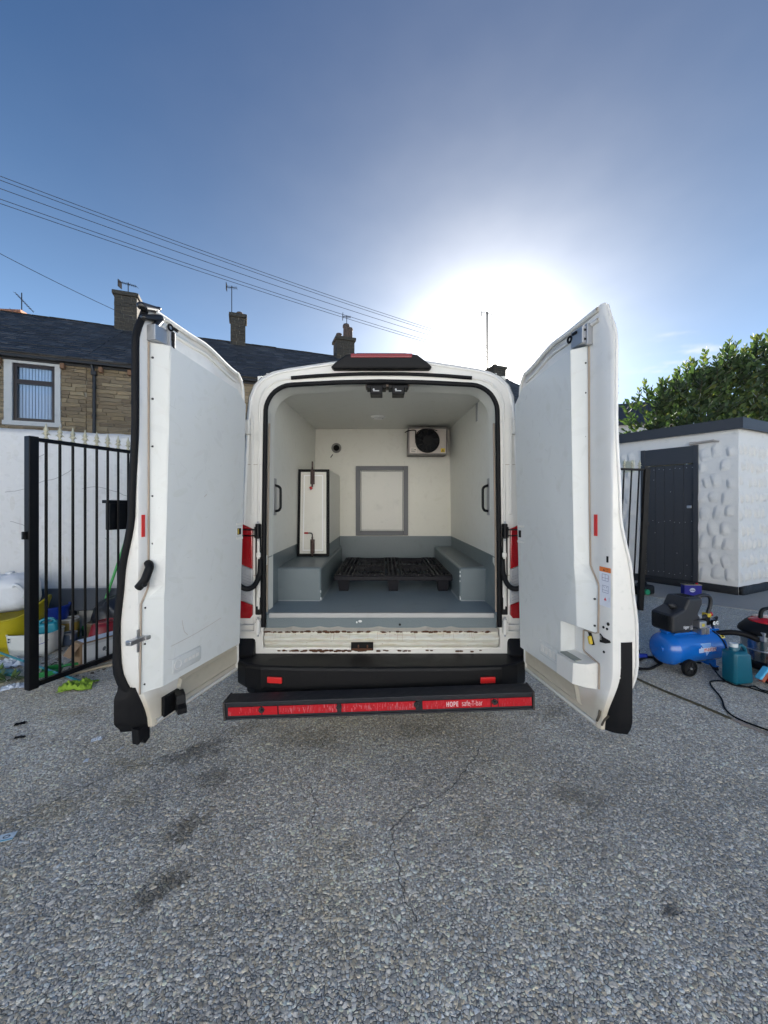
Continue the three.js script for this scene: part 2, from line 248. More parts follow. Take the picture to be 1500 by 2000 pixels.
// ---------- terrace of stone houses ----------
const stoneTones = [[0.33, 0.25, 0.15], [0.38, 0.29, 0.18], [0.29, 0.22, 0.14], [0.42, 0.33, 0.21], [0.32, 0.25, 0.165], [0.25, 0.19, 0.125]];
const stoneMats = stoneTones.map((c) => mat(c, 0.92, { bumpMap: noise1, bumpScale: 0.012, map: rep(grimeT, 0.3) }));
const stoneGeos = [0, 1, 2, 3, 4].map((k) => { const r = rng(70 + k), g = new THREE.BoxGeometry(1, 1, 1, 2, 1, 1), p = g.attributes.position, seen = {}; for (let i = 0; i < p.count; i++) { const key = [p.getX(i), p.getY(i), p.getZ(i)].join(); const s = seen[key] ??= [(r() - 0.5) * 0.05, (r() - 0.5) * 0.16, (r() - 0.5) * 0.35]; p.setXYZ(i, p.getX(i) + s[0], p.getY(i) + s[1], p.getZ(i) + (p.getZ(i) > 0 ? s[2] : 0)); } g.computeVertexNormals(); g.userData.metric = true; return g; });
const mortar = mat([0.36, 0.32, 0.25], 0.95, { bumpMap: noise1, bumpScale: 0.01 });
const slateMat = mat([1, 1, 1], 0.62, { vertexColors: true, bumpMap: fine1, bumpScale: 0.002 });
const ridgeMat = mat([0.12, 0.105, 0.09], 0.9, { bumpMap: noise1, bumpScale: 0.01 });
const gutterMat = mat([0.014, 0.014, 0.015], 0.45), whiteStone = mat([0.66, 0.66, 0.65], 0.8, { map: grime1, bumpMap: noise1, bumpScale: 0.006 });
const blackStack = mat([0.085, 0.072, 0.055], 0.95, { bumpMap: noise1, bumpScale: 0.02, map: rep(grimeT, 0.4) });
const leadMat = mat([0.25, 0.30, 0.33], 0.5), potMat = mat([0.13, 0.085, 0.06], 0.85), aerialMat = phys([0.03, 0.03, 0.033], 1, { specularIntensity: 0 });
const ROW = { x: -8.99, z: -9.0, turn: Math.atan2(0.344, 0.939) }, EAVE = 5.05, RIDGE = 7.42, BACK = 3.7;
const slateGeo = new THREE.BoxGeometry(1, 1, 1);
function chimney(house, x, w, h, pots, seed) { // rows of rough stone blocks under a projecting cap
  const r = rng(seed), list = [], y0 = RIDGE - 0.75, rows = Math.round((h + 0.75) / 0.125);
  for (let j = 0; j < rows; j++) { let a = -w / 2; const odd = j % 2; while (a < w / 2 - 0.02) { const l = Math.min(w / 2 - a, (odd && a === -w / 2 ? 0.14 : 0.24) + 0.08 * r()); list.push(box(l - 0.012, 0.114, 0.6 + 0.02 * r(), x + a + l / 2, y0 + (j + 0.5) * 0.125, -BACK + (r() - 0.5) * 0.02)); a += l; } }
  const st = add(house, 'chimney', list, blackStack);
  add(st, 'mortar_core', box(w - 0.03, rows * 0.125 - 0.01, 0.57, x, y0 + rows * 0.0625, -BACK), mortar);
  const top = y0 + rows * 0.125;
  add(st, 'cap', [roughen(new RoundedBoxGeometry(w + 0.1, 0.13, 0.72, 2, 0.02), 0.012, 6, seed).translate(x, top + 0.06, -BACK), box(w - 0.06, 0.06, 0.5, x, top + 0.145, -BACK)], blackStack);
  for (const [dx, hh, rr] of pots) add(st, 'chimney_pot', lathe([[rr * 0.7, 0], [rr, 0.02], [rr * 0.92, hh * 0.75], [rr * 1.12, hh * 0.8], [rr * 1.12, hh * 0.9], [rr * 0.95, hh], [rr * 0.7, hh], [rr * 0.7, 0]], 16).translate(x + dx, top + 0.15, -BACK), potMat);
  add(st, 'lead_flashing', [box(w + 0.14, 0.22, 0.02, x, RIDGE - 0.42, -BACK + 0.42, 0.55), box(w + 0.04, 0.18, 0.03, x, RIDGE - 0.26, -BACK + 0.32)], leadMat);
  return [st, top + 0.15];
}
function aerial(parent, x, y, h, len, turn, tilt = 0, thick = 0.014) {
  const g = [bar([x, y - 0.7, -BACK], [x, y + h, -BACK], thick)];
  const c = Math.cos(turn), s = Math.sin(turn), Y = y + h - 0.06;
  g.push(bar([x - c * len / 2, Y - tilt * len / 2, -BACK - s * len / 2], [x + c * len / 2, Y + tilt * len / 2, -BACK + s * len / 2], 0.012));
  for (let i = 0; i < 9; i++) { const t = (i / 8 - 0.5) * len; g.push(bar([x + c * t - s * 0.11, Y + tilt * t, -BACK + s * t + c * 0.11], [x + c * t + s * 0.11, Y + tilt * t, -BACK + s * t - c * 0.11], 0.006, 5)); }
  g.push(box(0.02, 0.24, 0.2, x - c * len / 2, Y, -BACK - s * len / 2, 0, -turn));
  add(parent, 'aerial', g, aerialMat);
}
function terraceHouse(s0, s1, label, seed, o) {
  const r = rng(seed), h = thing('terraced_house', label, 'house', [ROW.x, 0, ROW.z], ROW.turn, 'stone terrace beyond the yard wall');
  const win = o.window;
  const W = win ? [[win[0], win[1], win[2], win[3]]] : [];
  const outer = [[s0, 0], [s1, 0], [s1, EAVE], [s0, EAVE]], holes = W.map(([a, b, c, d]) => [[a, c], [a, d - 0.1], [b, d - 0.1], [b, c]]);
  const wg = prism(outer, 0.3, 0, holes); wg.translate(0, 0, -0.33); add(h, 'wall', wg, mortar); add(h, 'rear_wall', span(s0, s1, 0, EAVE, -7.4, -7.1), mortar); if (o.end) add(h, 'end_wall', prism([[-0.34, 0], [-7.1, 0], [-7.1, EAVE], [-BACK, RIDGE - 0.1], [-0.34, EAVE]], 0.3).rotateY(-Math.PI / 2).translate(s1, 0, 0), mortar);
  // coursed stones
  const rest = stoneMats.map(() => []); let y = 0.05, kept = 0;
  while (y < EAVE - 0.06) {
    const ch = Math.min(0.072 + 0.04 * r(), EAVE - y); let a = s0 - r() * 0.2;
    while (a < s1) {
      const l = 0.2 + 0.3 * r(), x0 = Math.max(a, s0), x1 = Math.min(a + l, s1); a += l; if (x1 - x0 < 0.05) continue;
      const cut = []; let L = x0, R = x1; if (win && y + ch > win[2] && y < win[3]) { if (L >= win[0] && R <= win[1]) continue; if (L < win[0] && R > win[0]) R = win[0]; else if (R > win[1] && L < win[1]) L = win[1]; } if (R - L < 0.04) continue;
      const k = Math.floor(r() * 6), g = stoneGeos[Math.floor(r() * 5)];
      if (kept < 290 && o.near(L, y)) { const m = new THREE.Mesh(g, stoneMats[k]); m.name = 'stone'; m.position.set((L + R) / 2, y + ch / 2, -0.03); m.scale.set(R - L - 0.014, ch - 0.014, 0.075); m.castShadow = m.receiveShadow = true; h.add(m); kept++; }
      else { const q = g.clone(); q.scale(R - L - 0.014, ch - 0.014, 0.075); q.translate((L + R) / 2, y + ch / 2, -0.03); rest[k].push(q); }
    }
    y += ch;
  }
  rest.forEach((l, k) => { if (l.length) tag(add(h, 'stonework', l, stoneMats[k]), null, null, null, 'stuff'); });
  // roof: deck, slates laid one by one, ridge tiles
  const len = Math.hypot(BACK + 0.18, RIDGE - EAVE), ang = Math.atan2(RIDGE - EAVE, BACK + 0.18);
  const rf = add(h, 'roof', [box(s1 - s0, 0.06, len, (s0 + s1) / 2, (EAVE + RIDGE) / 2 - 0.05, -BACK / 2 + 0.09, ang), box(s1 - s0, 0.06, len, (s0 + s1) / 2, (EAVE + RIDGE) / 2 - 0.05, -BACK * 1.5 - 0.09, -ang)], ridgeMat);
  const slates = []; const ex = 0.205, rows = Math.ceil(len / ex);
  for (let j = 0; j < rows; j++) { let a = s0 - (j % 2) * 0.14; while (a < s1) { const w = 0.24 + 0.09 * r(), x0 = Math.max(s0, a), x1 = Math.min(s1, a + w); a += w; if (x1 - x0 < 0.03) continue; const g = slateGeo.clone(); g.scale(x1 - x0 - 0.006, 0.022 + 0.02 * r(), 0.36); const t = (j + 0.5) * ex + (r() - 0.5) * 0.012; at(g, (x0 + x1) / 2, EAVE + Math.sin(ang) * t + 0.012 + 0.006 * r(), 0.18 - Math.cos(ang) * t, ang - 0.06 + (r() - 0.5) * 0.02, 0, (r() - 0.5) * 0.012); const c = 0.03 + 0.075 * r() * r(), col = new Float32Array(g.attributes.position.count * 3); for (let i = 0; i < col.length; i += 3) { col[i] = c; col[i + 1] = c * 1.0; col[i + 2] = c * 1.02; } g.setAttribute('color', new THREE.BufferAttribute(col, 3)); slates.push(g); } }
  tag(add(rf, 'slates', slates, slateMat), null, null, null, 'stuff');
  for (let a = s0; a < s1 - 0.05; a += 0.46) { const l = Math.min(0.45, s1 - a), g = new THREE.CylinderGeometry(0.14, 0.14, l, 10, 1, false, 0, Math.PI); g.rotateZ(Math.PI / 2); g.rotateX(-Math.PI / 2); g.scale(1, 0.8 + 0.1 * r(), 1); add(rf, 'ridge_tile', g.rotateX(Math.PI / 2 * 0).translate(a + l / 2, RIDGE - 0.045 + 0.014 * r(), -BACK), ridgeMat); }
  // gutter on corbels
  const gt = new THREE.CylinderGeometry(0.065, 0.065, s1 - s0, 12, 1, true, Math.PI / 2, Math.PI); gt.rotateZ(Math.PI / 2); gt.rotateX(0);
  add(h, 'gutter', [box(s1 - s0, 0.11, 0.11, (s0 + s1) / 2, EAVE - 0.05, 0.13), box(s1 - s0, 0.13, 0.03, (s0 + s1) / 2, EAVE - 0.09, 0.02)], gutterMat);
  for (const b of o.corbels ?? []) add(h, 'corbel', rbox(0.09, 0.14, 0.13, 0.02, b, EAVE - 0.2, 0.06), mat([0.24, 0.13, 0.07], 0.9));
  if (o.pipe) add(h, 'downpipe', [cyl(0.035, 0.035, EAVE - 0.35, o.pipe, (EAVE - 0.35) / 2, 0.07, 0, 0, 0, 14), bar([o.pipe, EAVE - 0.36, 0.07], [o.pipe - 0.04, EAVE - 0.1, 0.12], 0.035, 14), rbox(0.12, 0.11, 0.1, 0.02, o.pipe, EAVE - 0.3, 0.08), ...[2.9, 3.7, 4.4].map((y) => cyl(0.044, 0.044, 0.05, o.pipe, y, 0.07, 0, 0, 0, 14))], gutterMat);
  if (win) {
    const [a, b, c, d] = win, iw = 0.15, fx0 = a + iw, fx1 = b - iw * 0.75, fy0 = c + 0.12, fy1 = d - 0.14;
    const wn = add(h, 'window', [span(a, fx0, c + 0.1, d, -0.1, 0.03), span(fx1, b, c + 0.1, d, -0.1, 0.03), span(fx0, fx1, fy1, d, -0.1, 0.028), span(a - 0.02, b + 0.02, c, c + 0.105, -0.1, 0.06)], whiteStone);
    const brown = mat([0.022, 0.012, 0.009], 0.35), tr = fy1 - 0.42;
    add(wn, 'window_frame', [span(fx0, fx0 + 0.075, fy0, fy1, -0.1, -0.03), span(fx1 - 0.075, fx1, fy0, fy1, -0.1, -0.03), span(fx0 + 0.075, fx1 - 0.075, fy0, fy0 + 0.07, -0.1, -0.032), span(fx0 + 0.075, fx1 - 0.075, fy1 - 0.07, fy1, -0.1, -0.032), span(fx0 + 0.075, fx1 - 0.075, tr - 0.05, tr + 0.05, -0.1, -0.028)], brown);
    const glass = mat([0.30, 0.44, 0.60], 0.08, { metalness: 0.0 });
    const pane = phys([0.9, 0.95, 1], 0.03, { transmission: 1, thickness: 0, ior: 1.5 });
    add(wn, 'pane', span(fx0 + 0.07, fx1 - 0.07, fy0 + 0.06, tr - 0.045, -0.075, -0.07), pane);
    add(wn, 'pane', span(fx0 + 0.07, fx1 - 0.07, tr + 0.045, fy1 - 0.06, -0.075, -0.07), pane);
    const bl = mat([0.72, 0.78, 0.84], 0.7); for (let i = 0; i < 11; i++) add(wn, 'blind_slat', box(0.043, fy1 - fy0 - 0.06, 0.006, fx0 + 0.1 + i * (fx1 - fx0 - 0.2) / 10, (fy0 + fy1) / 2, -0.14, 0, 0.25), bl);
    add(wn, 'room_back', span(a, b, c, d - 0.1, -0.34, -0.32), mat([0.34, 0.41, 0.50], 0.9));
  }
  for (const [x, w, ch, pots, ae] of o.stacks ?? []) { const [st, top] = chimney(h, x, w, ch, pots, seed + 5); for (const A of ae ?? []) aerial(st, x + A[0], top, A[1], A[2], A[3], A[4], A[5]); }
  return h;
}
const all = () => true;
terraceHouse(-6, 1.68, 'stone terraced house with white framed window above the boundary wall', 101, { window: [0.08, 1.16, 3.36, 4.98], near: (x, y) => x > -0.2 && y > 3.2, corbels: [0.0, 1.22], stacks: [[1.68, 0.66, 0.95, [], [[0.0, 0.45, 0.55, 0.3, -0.25]]]] });
terraceHouse(1.68, 5.17, 'stone terraced house with black downpipe beside the white framed window house', 102, { near: (x, y) => x < 3.1 && y > 3.2, pipe: 1.86, corbels: [2.0, 2.62], stacks: [[5.17, 0.52, 0.9, [[0.05, 0.16, 0.1]], [[-0.22, 1.1, 0.36, 0.1, 0]]]] });
terraceHouse(5.17, 9.19, 'stone terraced house between the plain stack and the potted stack', 103, { near: (x, y) => x > 8 && y > 4.2 ? false : x > 5.8 && y > 3.6, corbels: [6, 7.4], stacks: [[9.19, 0.74, 0.62, [[-0.2, 0.2, 0.11], [0.1, 0.62, 0.13], [0.26, 0.5, 0.11]], [[0.12, 1.0, 0.32, 0.2, 0]]]] });
terraceHouse(9.19, 12.9, 'stone terraced house hidden behind the van to the right of the potted stack', 104, { near: () => false });
terraceHouse(12.9, 16.57, 'stone terraced house carrying the lone far stack beneath the sun', 105, { near: () => false, stacks: [[16.57, 0.66, 0.35, [[-0.08, 0.14, 0.1]], [[-0.5, 2.55, 0.5, 0.5, -0.3, 0.042]]]] });
terraceHouse(16.57, 17.3, 'stone end house of the terrace behind the right van door', 106, { near: () => false, end: true });

// brick stack far left, behind the terrace
{
  const h = thing('brick_house', 'red brick gable and stack rising behind the terrace', 'house', [-15.2, 0, -14.6], 0.1);
  const br = mat([0.36, 0.17, 0.10], 0.9, { bumpMap: noise1, bumpScale: 0.01 });
  add(h, 'wall', prism([[-3, 0], [0.9, 0], [0.9, 7.6], [-1, 9.4], [-3, 7.6]], 6).translate(0, 0, -6), br);
  const list = []; for (let j = 0; j < 16; j++) for (let i = 0; i < 4; i++) list.push(box(0.235, 0.066, 0.5, -0.02 + (i - 1.5) * 0.245 + (j % 2 ? 0.06 : -0.06), 8.0 + j * 0.078, -1.2));
  const st = add(h, 'chimney', list, br); add(st, 'cap', box(1.25, 0.1, 0.7, 0, 9.3, -1.2), br);
  const ag = [bar([0.4, 9.2, -1.2], [0.4, 10.2, -1.2], 0.018)]; for (let i = 0; i < 8; i++) ag.push(bar([0.2 + i * 0.08, 10.15 - i * 0.09, -1.35], [0.2 + i * 0.08, 10.15 - i * 0.09, -1.05], 0.007, 5)); ag.push(bar([0.15, 10.2, -1.2], [0.85, 9.42, -1.2], 0.012)); add(st, 'aerial', ag, aerialMat);
}
// ---------- boundary wall ----------
const renderTex = (seed, marks) => canvasTex(1024, 1024, (c, w, h) => {
  const r = rng(seed); c.fillStyle = 'rgb(222,223,224)'; c.fillRect(0, 0, w, h);
  for (let i = 0; i < 2600; i++) { const q = 195 + r() * 45; c.fillStyle = `rgba(${q},${q},${q - 3},0.22)`; c.beginPath(); c.ellipse(r() * w, r() * h, 2 + r() * 16, 2 + r() * 9, r() * 3, 0, 7); c.fill(); }
  marks(c, r, w, h);
});
{
  const w = thing('boundary_wall', 'white rendered yard wall behind the left gate', 'wall', [-4.294, 0, -4.3], Math.atan2(0.2996, 0.954));
  const g = roughen(new THREE.BoxGeometry(8.46, 2.34, 0.28, 130, 44, 3), 0.013, 2.6, 4); const p = g.attributes.position;
  for (let i = 0; i < p.count; i++) if (p.getY(i) > 1.05) p.setY(i, p.getY(i) + 0.03 * fbm(p.getX(i) * 2.4, 3, p.getZ(i)));
  g.computeVertexNormals(); g.translate(-1.77, 1.17, -0.14);
  const tex = renderTex(8, (c, r, W, H) => {
    const crack = (x, y, a, n) => { c.strokeStyle = 'rgba(95,95,100,0.8)'; c.lineWidth = 1.6; c.beginPath(); c.moveTo(x, y); for (let i = 0; i < n; i++) { a += (r() - 0.5) * 0.8; x += Math.cos(a) * 13; y += Math.sin(a) * 9; c.lineTo(x, y); } c.stroke(); };
    crack(20, 330, -0.15, 26); crack(330, 310, 0.1, 22); crack(600, 340, -0.3, 14); crack(40, 470, 0.2, 12); crack(560, 520, 0.9, 7); crack(700, 260, 0.4, 9); crack(120, 170, -1.0, 5); crack(840, 560, 0.2, 10); crack(430, 560, 1.4, 5);
    for (let i = 0; i < 40; i++) { c.fillStyle = `rgba(${150 + r() * 40},${135 + r() * 40},${110 + r() * 30},0.10)`; c.beginPath(); c.ellipse(r() * W, 380 + r() * 600, 3 + r() * 8, 12 + r() * 60, 0, 0, 7); c.fill(); }
  });
  tex.wrapS = tex.wrapT = THREE.RepeatWrapping; tex.repeat.set(1 / 2.4, 1 / 2.4); metric(g);
  add(w, 'wall', g, mat([0.90, 0.90, 0.90], 0.85, { map: tex, bumpMap: noise1, bumpScale: 0.004 }));
  add(w, 'gate_pier', rbox(0.32, 2.3, 0.32, 0.02, 2.5, 1.15, -0.14), whiteStone);
}
// ---------- gates ----------
const finialGeo = merge([lathe([[0.006, 0], [0.016, 0.004], [0.016, 0.012], [0.008, 0.02], [0.012, 0.034], [0.019, 0.044], [0.012, 0.054], [0.006, 0.06], [0.02, 0.07], [0.0135, 0.085], [0.007, 0.105], [0.003, 0.125], [0.0, 0.132]], 12), ...[0, 1, 2, 3].map((k) => at(new THREE.ConeGeometry(0.008, 0.04, 6), Math.cos(k * 1.571) * 0.021, 0.046, Math.sin(k * 1.571) * 0.021, Math.sin(k * 1.571) * 2.2, 0, -Math.cos(k * 1.571) * 2.2))]);
const finialMat = mat([0.52, 0.49, 0.36], 0.5, { metalness: 0.15 });
function gate(label, pos, turn, bars, len, lock, tilt = 0) {
  const g = thing('iron_gate', label, 'gate', pos, turn, 'pair of yard gates'); g.rotation.order = 'YXZ'; g.rotation.z = tilt;
  add(g, 'post', [rspan(-0.033, 0.033, 0.05, 2.02, -0.033, 0.033, 0.005)], M.blackSteel);
  add(g, 'post', rspan(len - 0.03, len + 0.03, 0.05, 2.02, -0.03, 0.03, 0.005), M.blackSteel);
  add(g, 'rail', rspan(0.035, len - 0.03, 1.985, 2.015, -0.018, 0.018, 0.004), M.blackSteel);
  add(g, 'rail', rspan(0.035, len - 0.03, 0.055, 0.095, -0.018, 0.018, 0.004), M.blackSteel);
  for (let i = 1; i <= bars; i++) { const b = add(g, 'bar', cyl(0.0105, 0.0105, 1.91, i * 0.097, 1.05, 0, 0, 0, 0, 10), M.blackSteel); add(b, 'finial', finialGeo.clone().translate(i * 0.097, 2.012, 0), finialMat); }
  add(g, 'latch_stub', rspan(-0.06, -0.034, 1.22, 1.28, -0.012, 0.012, 0.003), M.blackSteel);
  if (lock) add(g, 'lock_box', [rspan(0.61, 0.86, 1.25, 1.52, -0.075, -0.012, 0.006), rspan(0.585, 0.88, 1.50, 1.53, -0.085, -0.005, 0.004)], M.blackSteel);
  return g;
}
gate('black iron gate leaf standing open before the white wall', [-2.75, 0, -3.0], Math.atan2(0.938, 0.347), 16, 1.66, true);
gate('black iron gate leaf standing open near the outbuilding door', [3.56, -0.03, -5.35], Math.PI - 0.15, 14, 1.46, false, 0.045);
// ---------- outbuilding ----------
{
  const b = thing('outbuilding', 'white rendered flat roofed outbuilding with dark grey door', 'outbuilding', [5.81, 0, -6.3]);
  const ld = [-0.56, -0.83], rd = [0.9, -0.436], L = 3.6, R = 3.4, lt = Math.atan2(-ld[1], ld[0]), rt = Math.atan2(-rd[1], rd[0]);
  const wallM = mat([0.84, 0.84, 0.84], 0.7, { map: rep(grimeT, 0.8), bumpMap: noise1, bumpScale: 0.004 });
  const dark = mat([0.042, 0.046, 0.056], 0.55, { map: rep(grimeT, 0.5), bumpMap: fine1, bumpScale: 0.001 });
  // frames: a Group per face with x running away from the corner and z out of the wall
  const left = (g) => { g.rotateY(lt); return g; }, right = (g) => { g.rotateY(rt); return g; };
  // left face: its outward side is local -z turned, so build at negative z
  const wl = prism([[0, 0], [L, 0], [L, 2.74], [0, 2.74]], 0.18, 0, [[[0.60, 0.1], [0.60, 2.5], [1.36, 2.5], [1.36, 0.1]]]);
  const wall = add(b, 'wall', [left(wl.clone().translate(0, 0, 0)), right(span(0.0, R, 0, 2.74, -0.18, 0)), left(span(0.05, L, 2.66, 2.74, 0.02, 2.8))], wallM);
  const patch = [0, 1, 2, 3].map((k) => { const r = rng(300 + k); return roughenEdge(k, r); });
  function roughenEdge(k, r) { // a trowelled lump: steep rim down one side, fading to nothing on the other
    const g = quads((i, j) => { const u = i / 8, v = j / 8, bow = 0.14 * Math.sin(v * Math.PI) * (0.6 + 0.5 * N(k, v * 2)); let h = sstep(0, 0.22, u) * sstep(1.0, 0.2, u) * (0.55 + 0.45 * sstep(1, 0.2, v)) * sstep(0, 0.3, v) * sstep(1, 0.6, v) * sstep(0.75, 0.5, Math.hypot(u - 0.5, v - 0.5)); return [(u - 0.5) - bow * (1 - u) + 0.03 * N(v * 3, k), v - 0.5 + 0.05 * N(u * 3, k + 4), h * (0.8 + 0.3 * N(u * 4, v * 4, k)) - 0.03]; }, 8, 8); g.userData.metric = false; return metric(g);
  }
  const pg = (geo, x, y, w, h, face, flip) => { const m = new THREE.Mesh(geo, wallM); m.name = 'render_patch'; m.castShadow = m.receiveShadow = true; const d = face === 'l' ? ld : rd, out = face === 'l' ? [-0.83, 0.56] : [0.436, 0.9]; m.position.set(d[0] * x + out[0] * 0.0, y, d[1] * x + out[1] * 0.0); m.rotation.y = face === 'l' ? lt + Math.PI : rt; m.scale.set(w, h, face === 'l' ? 0.034 : 0.055); m.rotation.z = (r() - 0.5) * 0.5; wall.add(m); };
  const r = rng(5);
  for (let j = 0; j < 10; j++) for (let i = 0; i < 20; i++) { const x = 0.09 + i * 0.165 + (j % 2) * 0.06 + (r() - 0.5) * 0.06, y = 0.3 + j * 0.262 + (r() - 0.5) * 0.08; if ((x > 0.50 && x < 1.49 && y < 2.62) || r() < 0.03 || x > L - 0.15 || y > 2.62) continue; pg(patch[Math.floor(r() * 4)], x, y, 0.13 + 0.08 * r(), 0.2 + 0.1 * r(), 'l'); }
  for (let j = 0; j < 10; j++) for (let i = 0; i < 12; i++) { const x = 0.1 + i * 0.16 + (j % 2) * 0.06 + (r() - 0.5) * 0.05, y = 0.3 + j * 0.262 + (r() - 0.5) * 0.05; if (r() < 0.06 || y > 2.62) continue; pg(patch[Math.floor(r() * 4)], x, y, 0.1 + 0.05 * r(), 0.19 + 0.07 * r(), 'r'); }
  const fl = (x0, x1, y0, y1, z0, z1, m, name, rr = 0.004) => add(b, name, left(rspan(x0, x1, y0, y1, -z1, -z0, rr)), m);
  add(b, 'fascia', [left(span(-0.07, L, 2.72, 2.9, -0.09, -0.06)), right(span(-0.085, R, 2.72, 2.898, 0.06, 0.09))], dark);
  add(b, 'roof_sheet', [left(span(-0.06, L, 2.84, 2.87, -0.058, 2.9)), right(span(0, R, 2.81, 2.838, -0.2, 0.058))], dark);
  fl(1.36, 1.43, 0.1, 2.53, -0.1, 0.03, dark, 'door_frame'); fl(0.53, 0.60, 0.1, 2.53, -0.1, 0.03, dark, 'door_frame'); fl(0.60, 1.36, 2.22, 2.525, -0.1, 0.026, dark, 'door_frame');
  const dr = add(b, 'door', left(span(0.605, 1.345, 0.11, 2.21, 0.045, 0.07)), dark);
  for (let i = 0; i < 5; i++) add(dr, 'plank', left(rspan(0.607 + i * 0.148, 0.607 + (i + 1) * 0.148 - 0.004, 0.115, 2.205, 0.012, 0.044, 0.003)), dark);
  const sc = rng(9), scr = []; for (const y of [2.13, 1.17, 0.22]) for (let i = 0; i < 9; i++) scr.push([0.63 + i * 0.085 + (sc() - 0.5) * 0.03, y + (sc() - 0.5) * 0.05]); scr.push([0.95, 1.72], [0.85, 0.6], [0.7, 0.4], [1.2, 0.95], [1.22, 1.95]);
  for (const [x, y] of scr) add(dr, 'screw_head', left(cyl(0.0065, 0.0065, 0.006, x, y, 0.010, Math.PI / 2, 0, 0, 8)), M.alu);
  add(dr, 'lock', left(rspan(0.63, 0.70, 1.42, 1.47, -0.01, 0.012)), M.steel);
  const pl = mat([0.012, 0.013, 0.015], 0.7, { bumpMap: noise1, bumpScale: 0.01 });
  add(b, 'plinth', [left(roughen(new THREE.BoxGeometry(L, 0.15, 0.06, 40, 2, 2), 0.012, 5, 2).translate(L / 2, 0.06, -0.035)), right(roughen(new THREE.BoxGeometry(R, 0.15, 0.06, 40, 2, 2), 0.012, 5, 3).translate(R / 2, 0.06, 0.03))], pl);
  fl(1.55, 1.76, 2.12, 2.36, 0, 0.02, mat([0.62, 0.63, 0.52], 0.6), 'vent');
  for (let i = 0; i < 8; i++) add(b.children.at(-1), 'louvre', left(box(0.18, 0.006, 0.012, 1.655, 2.15 + i * 0.026, -0.026, 0.5)), mat([0.50, 0.51, 0.42], 0.6));
  add(b, 'bracket_arm', [left(bar([0.56, 2.56, -0.05], [0.30, 2.57, -0.06], 0.022)), left(bar([0.30, 2.57, -0.06], [0.24, 2.55, -0.03], 0.016)), left(cyl(0.03, 0.03, 0.08, 0.6, 2.56, -0.05, 0, 0, Math.PI / 2))], mat([0.5, 0.45, 0.4], 0.7, { bumpMap: noise1, bumpScale: 0.01 }));
}
